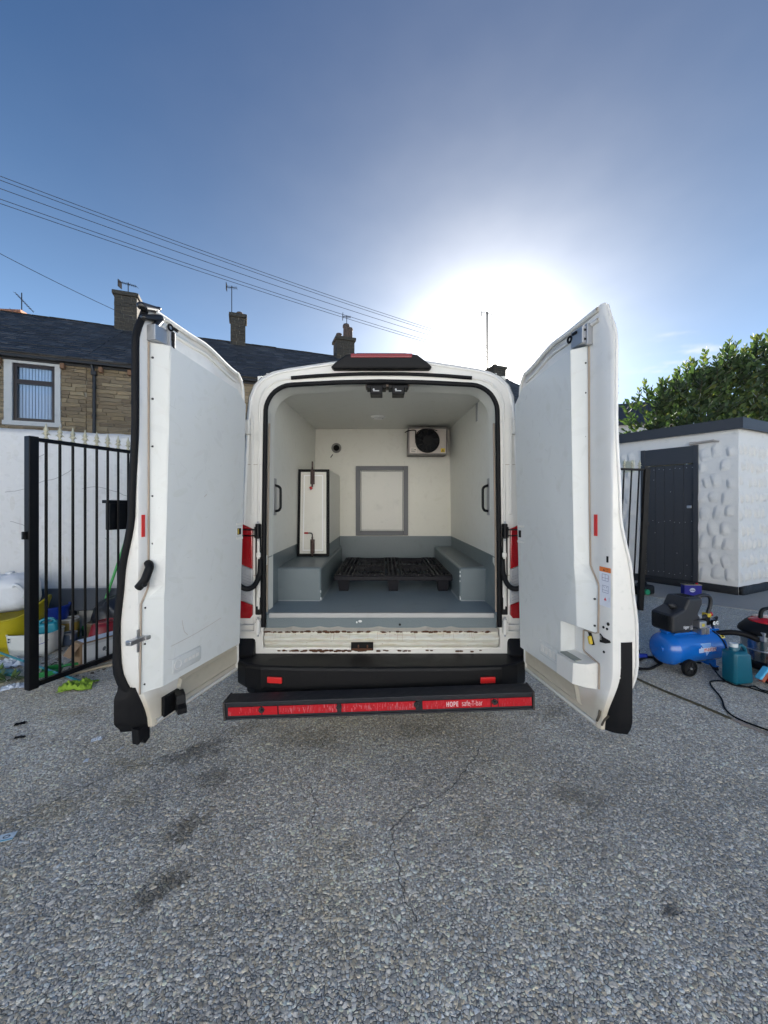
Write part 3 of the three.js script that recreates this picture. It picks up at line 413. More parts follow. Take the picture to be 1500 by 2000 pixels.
// ---------- laurel hedge ----------
const leafGeo = (() => { const P = [[0, 0, 0], [0.2, 0.35, 0.03], [0.22, 0.62, 0.03], [0, 1, -0.06], [-0.22, 0.62, 0.03], [-0.2, 0.35, 0.03], [0, 0.5, -0.03]]; const g = new THREE.BufferGeometry(); g.setAttribute('position', new THREE.Float32BufferAttribute(P.flat(), 3)); g.setIndex([0, 1, 6, 1, 2, 6, 2, 3, 6, 3, 4, 6, 4, 5, 6, 5, 0, 6]); g.computeVertexNormals(); g.setAttribute('uv', new THREE.Float32BufferAttribute(new Array(14).fill(0), 2)); g.userData.metric = true; return g; })();
{
  const h = thing('laurel_hedge', 'tall leafy laurel hedge behind the white outbuilding', 'hedge', [7.58, 0, -8.9]);
  const r = rng(77), tones = [[0.035, 0.07, 0.016], [0.05, 0.095, 0.02], [0.09, 0.145, 0.03], [0.18, 0.21, 0.04], [0.028, 0.052, 0.014]];  // paler yellow tones put sun on the leaf edges into the colour
  const mats = tones.map((c) => phys(c, 0.85, { transmission: 0.4, thickness: 0, side: THREE.DoubleSide })), bins = tones.map(() => []), woods = [], front = [];
  const top = (x) => lerp(4.05, 4.62, sstep(-1.35, 0.0, x)) + 0.38 * sstep(0, 1.2, x) + 0.12 * N(x * 2.2, 3) + 0.1 * sstep(1, 3, x);
  const leaf = (p, dir, s, k, single) => { const q = new THREE.Quaternion().setFromUnitVectors(new THREE.Vector3(0, 1, 0), dir.normalize()).multiply(new THREE.Quaternion().setFromAxisAngle(new THREE.Vector3(0, 1, 0), r() * 6.28)); const m = new THREE.Matrix4().compose(p, q, new THREE.Vector3(s, s, s)); if (single) { const o = new THREE.Mesh(leafGeo, mats[k]); o.name = 'leaf'; o.applyMatrix4(m); o.castShadow = o.receiveShadow = true; h.add(o); } else bins[k].push(leafGeo.clone().applyMatrix4(m)); };
  const shoot = (x, y, z, len, spread, up, single) => { // a stem with whorled leaves
    const d = new THREE.Vector3((r() - 0.5) * spread, up, (r() - 0.5) * spread).normalize(), a = new THREE.Vector3(x, y, z), n = Math.round(len / 0.035);
    woods.push(bar(a.toArray(), a.clone().addScaledVector(d, len).toArray(), 0.006, 4));
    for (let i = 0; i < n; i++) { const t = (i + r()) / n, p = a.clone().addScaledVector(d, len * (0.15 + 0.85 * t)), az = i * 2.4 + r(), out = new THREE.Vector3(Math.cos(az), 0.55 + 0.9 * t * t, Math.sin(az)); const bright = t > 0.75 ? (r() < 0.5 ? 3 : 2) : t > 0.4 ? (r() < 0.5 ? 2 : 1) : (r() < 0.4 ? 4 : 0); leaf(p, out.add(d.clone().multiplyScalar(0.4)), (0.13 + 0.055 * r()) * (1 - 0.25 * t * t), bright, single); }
  };
  let singles = 0;
  for (let i = 0; i < 30; i++) { const x = -1.45 + i * 0.155 + (r() - 0.5) * 0.08, single = singles < 290 && x < 2.7; const len = 0.28 + 0.34 * r(); if (single) singles += Math.round(len / 0.035); shoot(x, top(x) - 0.18, 0.35 + (r() - 0.5) * 0.5, len, 0.35, 1.1, single && singles < 295); }
  for (let i = 0; i < 70; i++) { const x = -1.4 + 4.6 * r(); shoot(x, top(x) - 0.3 - 0.1 * r(), (r() - 0.5) * 1.6, 0.3 + 0.4 * r(), 0.5, 1, false); }
  for (let i = 0; i < 1700; i++) { // body of the hedge, out to its faces
    const x = -1.5 + 5.4 * r(), y = lerp(1.2, top(x) - 0.1, Math.pow(r(), 0.6)), f = r(); const z = f < 0.6 ? 0.55 + 0.3 * N(x * 2, y * 2) - 0.25 * r() : lerp(-0.9, 0.6, r());
    const edge = x < -1.1 ? -0.8 : 0; const d = new THREE.Vector3((r() - 0.5) * 0.9 + edge, 0.45 + 0.6 * r(), f < 0.6 ? 0.9 : (r() - 0.5) * 1.4).normalize(), len = 0.2 + 0.24 * r(), a = new THREE.Vector3(x, y - 0.1, z - 0.15), n = 8;
    woods.push(bar(a.toArray(), a.clone().addScaledVector(d, len).toArray(), 0.005, 3));
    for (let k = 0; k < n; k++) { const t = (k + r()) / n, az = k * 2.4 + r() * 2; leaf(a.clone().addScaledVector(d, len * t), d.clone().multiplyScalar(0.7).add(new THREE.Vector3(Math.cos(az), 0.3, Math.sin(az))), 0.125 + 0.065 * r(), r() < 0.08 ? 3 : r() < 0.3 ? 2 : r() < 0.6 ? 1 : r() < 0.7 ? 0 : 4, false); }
  }
  for (let i = 0; i < 13; i++) { const x = -1.3 + i * 0.42; woods.push(tube([[x, 0, 0], [x + 0.1 * r(), 1.4, 0.1 * r()], [x + 0.3 * (r() - 0.5), top(x) - 0.7, 0.2 * (r() - 0.5)]], 0.035, 10, 6)); }
  add(h, 'trunks', woods, mat([0.07, 0.055, 0.035], 0.9)).userData.kind = 'stuff';
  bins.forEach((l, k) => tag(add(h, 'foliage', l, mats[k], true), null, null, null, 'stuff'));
}
// ---------- far house, pole, wires ----------
{
  const h = thing('far_house', 'small pale house with dark roof beyond the hedge', 'house', [16.4, 0, -26], -0.35);
  add(h, 'wall', prism([[-3, 0], [3, 0], [3, 6.9], [-3, 6.9]], 6).translate(0, 0, -6), mat([0.55, 0.56, 0.58], 0.85, { map: grime1 }));
  add(h, 'roof', prism([[0.4, 6.85], [-3, 9.0], [-6.4, 6.85]], 6.6, 0).rotateY(-Math.PI / 2).translate(3.3, 0, 0), mat([0.06, 0.055, 0.06], 0.8, { bumpMap: noise1, bumpScale: 0.03 }));
  add(h, 'gutter', box(6.6, 0.12, 0.12, 0, 6.86, 0.32), gutterMat);
  const w = add(h, 'window', [span(-1.7, -1.55, 4.8, 6.2, 0, 0.06), span(-0.65, -0.5, 4.8, 6.2, 0, 0.06), span(-1.55, -0.65, 4.8, 4.95, 0, 0.055), span(-1.55, -0.65, 6.05, 6.2, 0, 0.055), span(-1.55, -0.65, 5.5, 5.58, 0, 0.055)], whiteStone);
  add(w, 'pane', span(-1.55, -0.65, 4.95, 6.05, 0.01, 0.02), mat([0.12, 0.15, 0.18], 0.06));
}
{
  const p = thing('utility_pole', 'dark wooden utility pole beyond the outbuilding', 'pole', [11.95, 0, -20]);
  add(p, 'pole', cyl(0.11, 0.15, 8.2, 0, 4.1, 0, 0, 0, 0.01, 12), mat([0.06, 0.048, 0.038], 0.9, { bumpMap: noise1, bumpScale: 0.01 }));
  for (const y of [7.95, 7.6, 7.25]) add(p, 'insulator', [rbox(0.34, 0.06, 0.08, 0.01, 0, y, 0.12), cyl(0.03, 0.04, 0.1, 0.12, y + 0.07, 0.12), cyl(0.03, 0.04, 0.1, -0.12, y + 0.07, 0.12)], aerialMat);
  const wireM = phys([0.07, 0.07, 0.08], 1, { specularIntensity: 0 });
  const wire = (a, b, sag, r = 0.0065) => { const A = V(a), B = V(b), q = []; for (let i = 0; i <= 40; i++) { const t = i / 40, v = A.clone().lerp(B, t); v.y -= 4 * sag * t * (1 - t); q.push(v.toArray()); } return tube(q, r, 80, 5); };
  const A = [-13.6, 0, -4.0], B = [11.95, 0, -19.9];
  const names = ['highest of the five overhead cables', 'second of the five overhead cables from the top', 'middle one of the five overhead cables', 'fourth of the five overhead cables from the top', 'lowest of the five overhead cables'];
  [[8.33, 7.98], [8.25, 7.90], [8.08, 7.74], [7.86, 7.56], [7.77, 7.48]].forEach(([y0, y1], i) => tag(add(scene, 'overhead_cable', wire([A[0], y0 + 0.32, A[2]], [B[0], y1, B[2]], 0.62)), names[i] + ' crossing the sky', 'cable', 'overhead cables to the far pole'));
  tag(add(scene, 'telephone_wire', wire([-10.7, 8.2, -8.2], [-7.4, 7.2, -12.45], 0.12, 0.008), wireM), 'thin wire dropping to the first stone stack of the terrace', 'cable');
  tag(add(scene, 'telephone_wire', wire([-15.0, 9.35, -15.4], [-11.4, 7.4, -13.2], 0.15, 0.008), wireM), 'short thin wire from the brick stack down to the slate roof', 'cable');
  scene.traverse((o) => { if (o.name.startsWith('overhead_cable')) o.material = wireM; });
}
// ---------- added, unseen house behind the camera: pale sunlit front bounces light into the hold ----------
{
  const h = thing('added_bounce_house', 'added unseen pale house bouncing sunlight into the yard from behind the camera', 'house', [0, 0, 8.2]);
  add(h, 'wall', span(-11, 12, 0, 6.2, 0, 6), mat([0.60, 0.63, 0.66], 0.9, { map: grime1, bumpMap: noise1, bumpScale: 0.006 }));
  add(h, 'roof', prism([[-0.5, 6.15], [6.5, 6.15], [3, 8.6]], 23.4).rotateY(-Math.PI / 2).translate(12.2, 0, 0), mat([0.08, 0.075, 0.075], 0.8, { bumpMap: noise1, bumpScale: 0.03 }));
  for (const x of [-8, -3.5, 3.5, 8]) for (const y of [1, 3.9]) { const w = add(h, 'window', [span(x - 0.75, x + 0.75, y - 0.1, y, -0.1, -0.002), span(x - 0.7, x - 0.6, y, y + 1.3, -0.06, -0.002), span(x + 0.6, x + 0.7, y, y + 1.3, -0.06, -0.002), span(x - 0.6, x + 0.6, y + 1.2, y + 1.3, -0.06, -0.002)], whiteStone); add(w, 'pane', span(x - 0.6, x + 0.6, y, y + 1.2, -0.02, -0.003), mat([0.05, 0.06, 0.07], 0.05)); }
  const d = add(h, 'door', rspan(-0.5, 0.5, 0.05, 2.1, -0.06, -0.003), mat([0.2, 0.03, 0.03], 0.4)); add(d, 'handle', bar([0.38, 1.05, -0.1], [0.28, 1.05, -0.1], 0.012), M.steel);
}
// ---------- the van ----------
const van = thing('delivery_van', 'white panel van with both rear doors open on an empty insulated hold', 'van', [-0.017, 0, -2.62]);
const halfProf = [[0, 2.484], [0.25, 2.475], [0.495, 2.44], [0.66, 2.415], [0.743, 2.395], [0.815, 2.36], [0.872, 2.305], [0.905, 2.225], [0.92, 2.1], [0.94, 1.8], [0.955, 1.45], [0.968, 1.1], [0.972, 0.8], [0.97, 0.58], [0.95, 0.44]];
const ring = [...halfProf.slice().reverse().map(([x, y]) => [-x, y]), ...halfProf.slice(1)];
{
  const st = [[0, 1, 1], [-0.05, 1.004, 1], [-4.1, 1.004, 1], [-4.35, 0.995, 0.97], [-4.6, 0.98, 0.86], [-5.05, 0.96, 0.5], [-5.3, 0.95, 0.30], [-5.75, 0.93, 0.2], [-6.0, 0.86, 0.1]];
  const body = quads((i, j) => { const [x, y] = ring[i], [z, sx, k] = st[j]; return [x * sx, y > 0.95 ? 0.95 + (y - 0.95) * k : y, z]; }, ring.length - 1, st.length - 1);
  const bodyM = add(van, 'body', [crease(body, 0.7), at(new THREE.ShapeGeometry(shape(ring.map(([x, y]) => [x * 0.86, y > 0.95 ? 0.95 + (y - 0.95) * 0.1 : y]))), 0, 0, -6.0, 0, Math.PI, 0), span(-0.93, 0.93, 0.42, 0.47, -5.9, -0.02)], M.paint);
  add(bodyM, 'windscreen', quads((i, j) => { const x = lerp(-0.8, 0.8, i / 8) * (1 - 0.06 * (1 - j)); return [x, lerp(1.62, 2.16, j), lerp(-5.10, -4.69, j) - 0.05 * (1 - (x / 0.8) ** 2)]; }, 8, 1), mat([0.02, 0.025, 0.03], 0.05));
  for (const s of [-1, 1]) {
    add(bodyM, 'side_rubbing_strip', rspan(s > 0 ? 0.965 : -0.99, s > 0 ? 0.99 : -0.965, 0.62, 0.74, -4.6, -0.25, 0.008), M.dullPlastic);
    add(bodyM, 'mirror', rbox(0.12, 0.36, 0.2, 0.03, s * 1.1, 1.5, -4.75), M.blackPlastic);
    for (const z of [-1.15, -4.95]) { const w = add(van, 'wheel', at(new THREE.TorusGeometry(0.25, 0.095, 14, 36), s * 0.83, 0.345, z, 0, Math.PI / 2, 0), M.rubber); add(w, 'rim', [cyl(0.2, 0.2, 0.12, s * 0.83, 0.345, z, 0, 0, Math.PI / 2), cyl(0.06, 0.07, 0.2, s * 0.84, 0.345, z, 0, 0, Math.PI / 2)], M.zinc); }
    // pressed channel and door buffer on the rear pillar
    add(bodyM, 'pillar_channel', [rspan(s * 0.875 - 0.009, s * 0.875 + 0.009, 1.42, 2.08, 0.016, 0.026, 0.004), rspan(s * 0.83 - 0.006, s * 0.83 + 0.006, 0.78, 2.05, 0.016, 0.024, 0.003), rspan(s * 0.90 - 0.035, s * 0.90 + 0.04, 0.62, 0.76, -0.06, 0.02, 0.012)], M.frame);
    add(bodyM, 'door_buffer', rspan(s * 0.905 - 0.022, s * 0.905 + 0.022, 1.96, 2.06, -0.02, 0.045, 0.01), M.panelEdge);
    for (const y of [2.0, 1.25]) add(bodyM, 'panel_seam', rspan(s * 0.865 - 0.045, s * 0.865 + 0.045, y - 0.0225 - 0.22, y - 0.019 - 0.22, 0.0158, 0.0172, 0.0005), M.sealant);
  }
  // rear frame round the opening
  const open = []; { const c = (x, y, r, a0, a1, n = 7) => { for (let i = 0; i <= n; i++) { const a = lerp(a0, a1, i / n); open.push([x + r * Math.cos(a), y + r * Math.sin(a)]); } }; open.push([-0.80, 0.52], [0.80, 0.52], [0.795, 1.4]); c(0.60, 2.115, 0.185, 0, Math.PI / 2); open.push([0.3, 2.315], [0, 2.322], [-0.3, 2.315]); c(-0.60, 2.115, 0.185, Math.PI / 2, Math.PI); open.push([-0.795, 1.4]); }
  const fr = add(van, 'rear_frame', prism(ring.map(([x, y]) => [x * 0.992, y * 0.998]), 0.05, 0.008, [open]).translate(0, 0, -0.042), M.frame);
  { const off = open.slice(3, -1).map(([x, y]) => [x * 1.052, y + 0.04 * clamp((y - 1.9) / 0.3), 0.014]); off.unshift([0.842, 0.8, 0.014]); off.push([-0.842, 0.8, 0.014]); add(fr, 'pressed_bead', tube(off, 0.009, 140, 6, false, 0.1), M.frame); const o2 = ring.filter(([x, y]) => y > 0.75).map(([x, y]) => [x * 0.972, y > 2.2 ? y - 0.022 : y, 0.012]); add(fr, 'pressed_edge', tube(o2, 0.012, 140, 6, false, 0.3), M.paint); }
  // return of the opening back to the lining
  const ret = quads((i, j) => { const [x, y] = open[(i + 2) % open.length]; return [x * (j ? 0.985 : 1), y - (j && y > 1.5 ? 0.012 : 0), j ? -0.16 : -0.03]; }, open.length - 1, 1);
  add(fr, 'opening_return', ret, M.lining);
  const path = open.slice(2).map(([x, y]) => [x, y, 0.016]); path.unshift([0.80, 0.66, 0.016]); path.push([-0.80, 0.66, 0.016]);
  add(van, 'weather_seal', tube(path, 0.0165, 160, 8, false, 0.1), M.rubber);
  add(van, 'drip_rail', tube([-0.61, -0.4, -0.15, 0.15, 0.4, 0.61].map((x) => [x, 2.372 - 0.075 * x * x, 0.022]), 0.013, 40, 8), M.rubber);
  // high brake lamp
  const bl = add(van, 'brake_lamp', prism([[-0.335, 2.405], [-0.32, 2.392], [0.32, 2.392], [0.335, 2.405], [0.31, 2.432], [0.24, 2.484], [0.16, 2.497], [-0.16, 2.497], [-0.24, 2.484], [-0.31, 2.432]], 0.12, 0.012).translate(0, 0, -0.06), M.blackPlastic);
  add(bl, 'lens', rspan(-0.205, 0.205, 2.462, 2.491, 0.055, 0.075, 0.006), phys([0.22, 0.012, 0.02], 0.25, { clearcoat: 1 }));
  // sill
  const rustT = canvasTex(2048, 256, (c, w, h) => {
    const r = rng(31); c.fillStyle = 'rgb(222,221,212)'; c.fillRect(0, 0, w, h);
    for (let i = 0; i < 900; i++) { c.fillStyle = `rgba(${160 + r() * 50},${140 + r() * 45},${105 + r() * 40},${0.05 + 0.08 * r()})`; c.beginPath(); c.ellipse(r() * w, r() * h, 4 + r() * 60, 2 + r() * 9, 0, 0, 7); c.fill(); }
    const spot = (x, y, s) => { for (let i = 0; i < 14; i++) { const q = r(); c.fillStyle = `rgb(${70 + 60 * q},${34 + 30 * q},${18 + 14 * q})`; c.beginPath(); c.ellipse(x + (r() - 0.5) * s * 2, y + (r() - 0.5) * s * 0.7, s * (0.15 + 0.3 * r()), s * (0.1 + 0.16 * r()), r() * 3, 0, 7); c.fill(); } };
    for (let i = 0; i < 60; i++) { const x = r() * w; spot(x, 8 + 14 * r() * r(), 6 + 12 * r()); }
    for (let i = 0; i < 46; i++) spot(r() < 0.75 ? r() * w * 0.55 : r() * w, h - 8 - 16 * r() * r(), 7 + 13 * r());
    for (let i = 0; i < 14; i++) spot(760 + r() * 420, h - 22 * r() * r(), 8 + 8 * r());
    for (let i = 0; i < 18; i++) spot(r() * w, 30 + r() * 190, 2 + 5 * r());
    for (let i = 0; i < 40; i++) { const x = r() * w; c.fillStyle = `rgba(120,70,35,${0.12 + 0.2 * r()})`; c.fillRect(x, 12, 1 + 3 * r(), 20 + 80 * r()); }
  });
  const sillM = mat([0.86, 0.86, 0.84], 0.45, { map: rustT });
  const sillG = quads((i, j) => { const u = i / 60, v = j / 10, x = lerp(-0.79, 0.79, u); const z = 0.012 + 0.016 * sstep(0.2, 0.3, v) * sstep(0.85, 0.75, v) - 0.05 * sstep(0.06, 0, v) + 0.012 * sstep(0.5, 0.55, v) * sstep(0.8, 0.7, v); return [x, lerp(0.497, 0.632, v) + 0.01 * sstep(0.75, 0.79, Math.abs(x)) * (1 - v), z]; }, 60, 10);
  { const uv = sillG.attributes.uv; for (let j = 0; j <= 10; j++) for (let i = 0; i <= 60; i++) uv.setXY(j * 61 + i, i / 60, j / 10); }
  const sill = add(van, 'sill', sillG, sillM, true);
  add(sill, 'latch_recess', [rspan(-0.205, -0.055, 0.505, 0.562, 0.026, 0.0345, 0.004)], M.hole);
  add(sill, 'latch_plate', [rspan(-0.2, -0.06, 0.508, 0.522, 0.034, 0.040, 0.003), rspan(-0.16, -0.15, 0.525, 0.545, 0.034, 0.04, 0.002), rspan(-0.10, -0.09, 0.525, 0.545, 0.034, 0.04, 0.002)], M.rust);
  const lip = quads((i, j) => { const x = lerp(-0.79, 0.79, i / 90), bump = [-0.6, -0.42, -0.30, -0.02, 0.3, 0.47].reduce((s, c) => s + Math.exp(-(((x - c) / 0.035) ** 2)), 0); return [x, 0.633 + 0.017 * j + 0.010 * bump, 0.034 - 0.03 * j + 0.006 * bump * (1 - j)]; }, 90, 1);
  add(sill, 'sill_lip', lip, mat([0.50, 0.47, 0.42], 0.7, { map: rep(grimeT, 0.2), bumpMap: noise1, bumpScale: 0.006 }));
  const rr = rng(8), fl = []; for (let i = 0; i < 70; i++) { const x = (r0() - 0.5) * 1.56; fl.push(at(new THREE.IcosahedronGeometry(0.004 + 0.008 * rr(), 0).scale(1.8, 0.7, 0.5), x, 0.632 + (rr() - 0.5) * 0.006, 0.033)); } function r0() { return rr(); }
  for (let i = 0; i < 70; i++) fl.push(at(new THREE.IcosahedronGeometry(0.004 + 0.008 * rr(), 0).scale(1.8, 0.7, 0.6), (rr() < 0.7 ? -0.1 - 0.6 * rr() : -0.5 + 1.2 * rr()), 0.497 + rr() * 0.008, 0.02 + 0.01 * rr()));
  tag(add(sill, 'rust_flakes', fl, M.rust), null, null, null, 'stuff');
}
// lamps, hinges, straps, bumper on either side
for (const s of [-1, 1]) {
  const X = (x) => s * x, sx = (a, b, ...r) => rspan(Math.min(s * a, s * b), Math.max(s * a, s * b), ...r);
  const P = (pts) => { const q = pts.map(([x, y]) => [s * x, y]); return s > 0 ? q : q.reverse(); };
  const tl = add(van, 'tail_lamp', [sx(0.855, 0.985, 0.70, 1.375, -0.10, 0.012, 0.01), sx(0.812, 0.856, 0.74, 1.36, -0.02, 0.02, 0.008)], M.blackPlastic);
  add(tl, 'red_lens', prism(P([[0.868, 1.325], [0.968, 1.372], [0.980, 1.10], [0.868, 1.055]]), 0.02, 0.006).translate(0, 0, 0.012), M.lensRed);
  add(tl, 'clear_lens', prism(P([[0.868, 1.05], [0.980, 1.095], [0.984, 0.86], [0.868, 0.815]]), 0.018, 0.005).translate(0, 0, 0.012), M.lensClear);
  for (let i = 0; i < 9; i++) add(tl, 'lens_rib', at(new THREE.BoxGeometry(0.1, 0.003, 0.004), X(0.925), 1.02 - i * 0.02, 0.0365, 0, 0, s * 0.38), M.lensClear);
  add(tl, 'red_lens', prism(P([[0.868, 0.81], [0.984, 0.855], [0.982, 0.745], [0.96, 0.722], [0.885, 0.722], [0.868, 0.745]]), 0.02, 0.006).translate(0, 0, 0.012), M.lensRed);
  add(tl, 'bulb_holder', at(new THREE.SphereGeometry(0.016, 12, 8), X(0.95), 1.24, 0.036), M.lensRed);
  // hinge: bracket, knuckle, arm
  for (const y of [1.30, 0.66]) {
    const hg = add(van, 'door_hinge', [sx(0.815, 0.852, y - 0.035, y + 0.04, 0.0, 0.05, 0.006), cyl(0.013, 0.013, 0.1, X(0.828), y + 0.01, 0.045), sx(0.83, 0.94, y + 0.016, y + 0.024, 0.03, 0.055, 0.003), sx(0.83, 0.94, y - 0.024, y - 0.016, 0.03, 0.055, 0.003)], y > 1 ? M.blackSteel : M.frame);
    add(hg, 'hinge_pin', cyl(0.006, 0.006, 0.13, X(0.828), y + 0.01, 0.045), M.zinc);
  }
  add(van, 'check_strap', tube([[X(0.815), 1.12, 0.03], [X(0.815), 1.02, 0.055], [X(0.835), 0.955, 0.10], [X(0.875), 0.945, 0.14], [X(0.925), 0.985, 0.15], [X(0.955), 1.05, 0.13]], 0.017, 40, 10), M.rubber);
  add(van, 'pillar_recess', [sx(0.815, 0.845, 1.13, 1.165, 0.016, 0.034, 0.008), sx(0.818, 0.838, 0.86, 0.99, 0.02, 0.03, 0.004)], M.frame);
}
{ // bumper with ribbed step and side horns
  const half = [[0, 0.25], [0.5, 0.243], [0.75, 0.225], [0.86, 0.19], [0.93, 0.13], [0.965, 0.04], [0.968, -0.3]], plan = [...half.slice().reverse().map(([x, z]) => [-x, -z]), ...half.slice(1).map(([x, z]) => [x, -z])];
  const base = prism(plan, 0.115, 0.02); base.rotateX(-Math.PI / 2); base.translate(0, 0.345, 0);
  const horn = (s) => { const g = prism([[0.06, 0.40], [-0.28, 0.40], [-0.28, 0.70], [-0.03, 0.70], [0.0, 0.60], [0.09, 0.50]], 0.1, 0.018); g.rotateY(-Math.PI / 2); return g.translate(s > 0 ? 0.97 : -0.87, 0, 0); };
  const low = prism(half.slice().reverse().map(([x, z]) => [-x * 0.94, -z * 0.9]).concat(half.slice(1).map(([x, z]) => [x * 0.94, -z * 0.9])), 0.08, 0.02); low.rotateX(-Math.PI / 2); low.translate(0, 0.28, 0);
  const ribM = mat([0.022, 0.023, 0.026], 0.34);  // paler than the bumper: the step's sheen is put into the colour
  const bp = add(van, 'rear_bumper', [base, low, horn(1), horn(-1)], M.blackPlastic);
  for (let i = 0; i < 36; i++) { const x = -0.72 + i * 1.44 / 35; add(bp, 'step_rib', rspan(x - 0.012, x + 0.012, 0.452, 0.472 + (i % 3 ? 0 : 0.004), 0.04, 0.215 - 0.05 * (x / 0.75) ** 2, 0.003), ribM); }
  for (const s of [-1, 1]) add(bp, 'reflector', at(new RoundedBoxGeometry(0.095, 0.038, 0.014, 2, 0.005), s * 0.66, 0.402, 0.240, 0.0, s * 0.10, 0), M.reflector);
  add(bp, 'underside', rspan(-0.85, 0.85, 0.3, 0.5, -0.6, -0.02, 0.01), M.blackPlastic);
}
{ // hinged step bar below the bumper, sagging to one side
  const g = new THREE.Group(); g.name = 'step_bar'; g.position.set(-0.012, 0.335, 0.335); g.rotation.z = 0.035; g.rotation.x = 0.02; van.add(g);
  const navy = mat([0.018, 0.019, 0.026], 0.5, { bumpMap: noise1, bumpScale: 0.004, map: rep(grimeT, 0.3) });
  add(g, 'channel', [rspan(-0.885, 0.885, -0.046, 0.046, -0.02, 0.075, 0.006), rspan(-0.89, 0.89, 0.040, 0.05, -0.025, 0.083, 0.003), rspan(-0.89, 0.89, -0.052, -0.042, -0.02, 0.083, 0.003)], navy);
  for (const s of [-1, 1]) { add(g, 'end_cap', rspan(s * 0.888 - 0.006, s * 0.888 + 0.006, -0.056, 0.054, -0.03, 0.086, 0.004), mat([0.05, 0.042, 0.036], 0.7, { bumpMap: noise1, bumpScale: 0.005 })); add(g, 'hanger', [rspan(s * 0.45 - 0.03, s * 0.45 + 0.03, -0.04, 0.0, -0.4, -0.065, 0.005), rspan(s * 0.45 - 0.05, s * 0.45 + 0.05, -0.05, 0.05, -0.56, -0.48, 0.005)], M.blackSteel); }
  const strip = (x0, x1, wear, text) => { const W = 512, t = canvasTex(W, 64, (c, w, h) => { const r = rng(90 + Math.round(x0 * 100)); c.fillStyle = 'rgb(182,14,28)'; c.fillRect(0, 0, w, h); for (let i = 0; i < 60; i++) { c.fillStyle = `rgba(${120 + 60 * r()},10,20,0.25)`; c.fillRect(r() * w, r() * h, 20 * r(), 3 + 20 * r()); } for (let i = 0; i < wear; i++) { const q = 150 + 80 * r(); c.fillStyle = `rgba(${q},${q * 0.86},${q * 0.86},${0.35 + 0.5 * r()})`; const x = r() * w; c.fillRect(x, r() * h * 0.7, 1 + 3 * r(), 6 + 34 * r()); } if (text) { c.fillStyle = 'rgba(220,205,205,0.95)'; c.font = 'bold 54px sans-serif'; c.fillText('HOPE', 8, 52, 150); c.font = '52px sans-serif'; c.fillText('safe-T-bar', 186, 50, 300); } });
    const m = add(g, 'red_strip', plane(x1 - x0, 0.048, (x0 + x1) / 2, -0.002, 0.0835), mat([1, 1, 1], 0.4, { map: t }), true); return m; };
  strip(-0.865, -0.675, 24); strip(-0.575, -0.24, 80); strip(-0.555 + 0.34, 0.21, 120); strip(0.25, 0.38, 60); strip(0.38, 0.64, 10, true); strip(0.685, 0.875, 26); strip(-0.668, -0.582, 4); strip(0.645, 0.68, 8);
  for (const x of [-0.672, -0.228, 0.215, 0.662]) add(g, 'bolt', [cyl(0.016, 0.016, 0.012, x, 0.004, 0.086, Math.PI / 2), cyl(0.009, 0.011, 0.014, x, 0.004, 0.094, Math.PI / 2, 0, 0, 6)], M.screw);
}
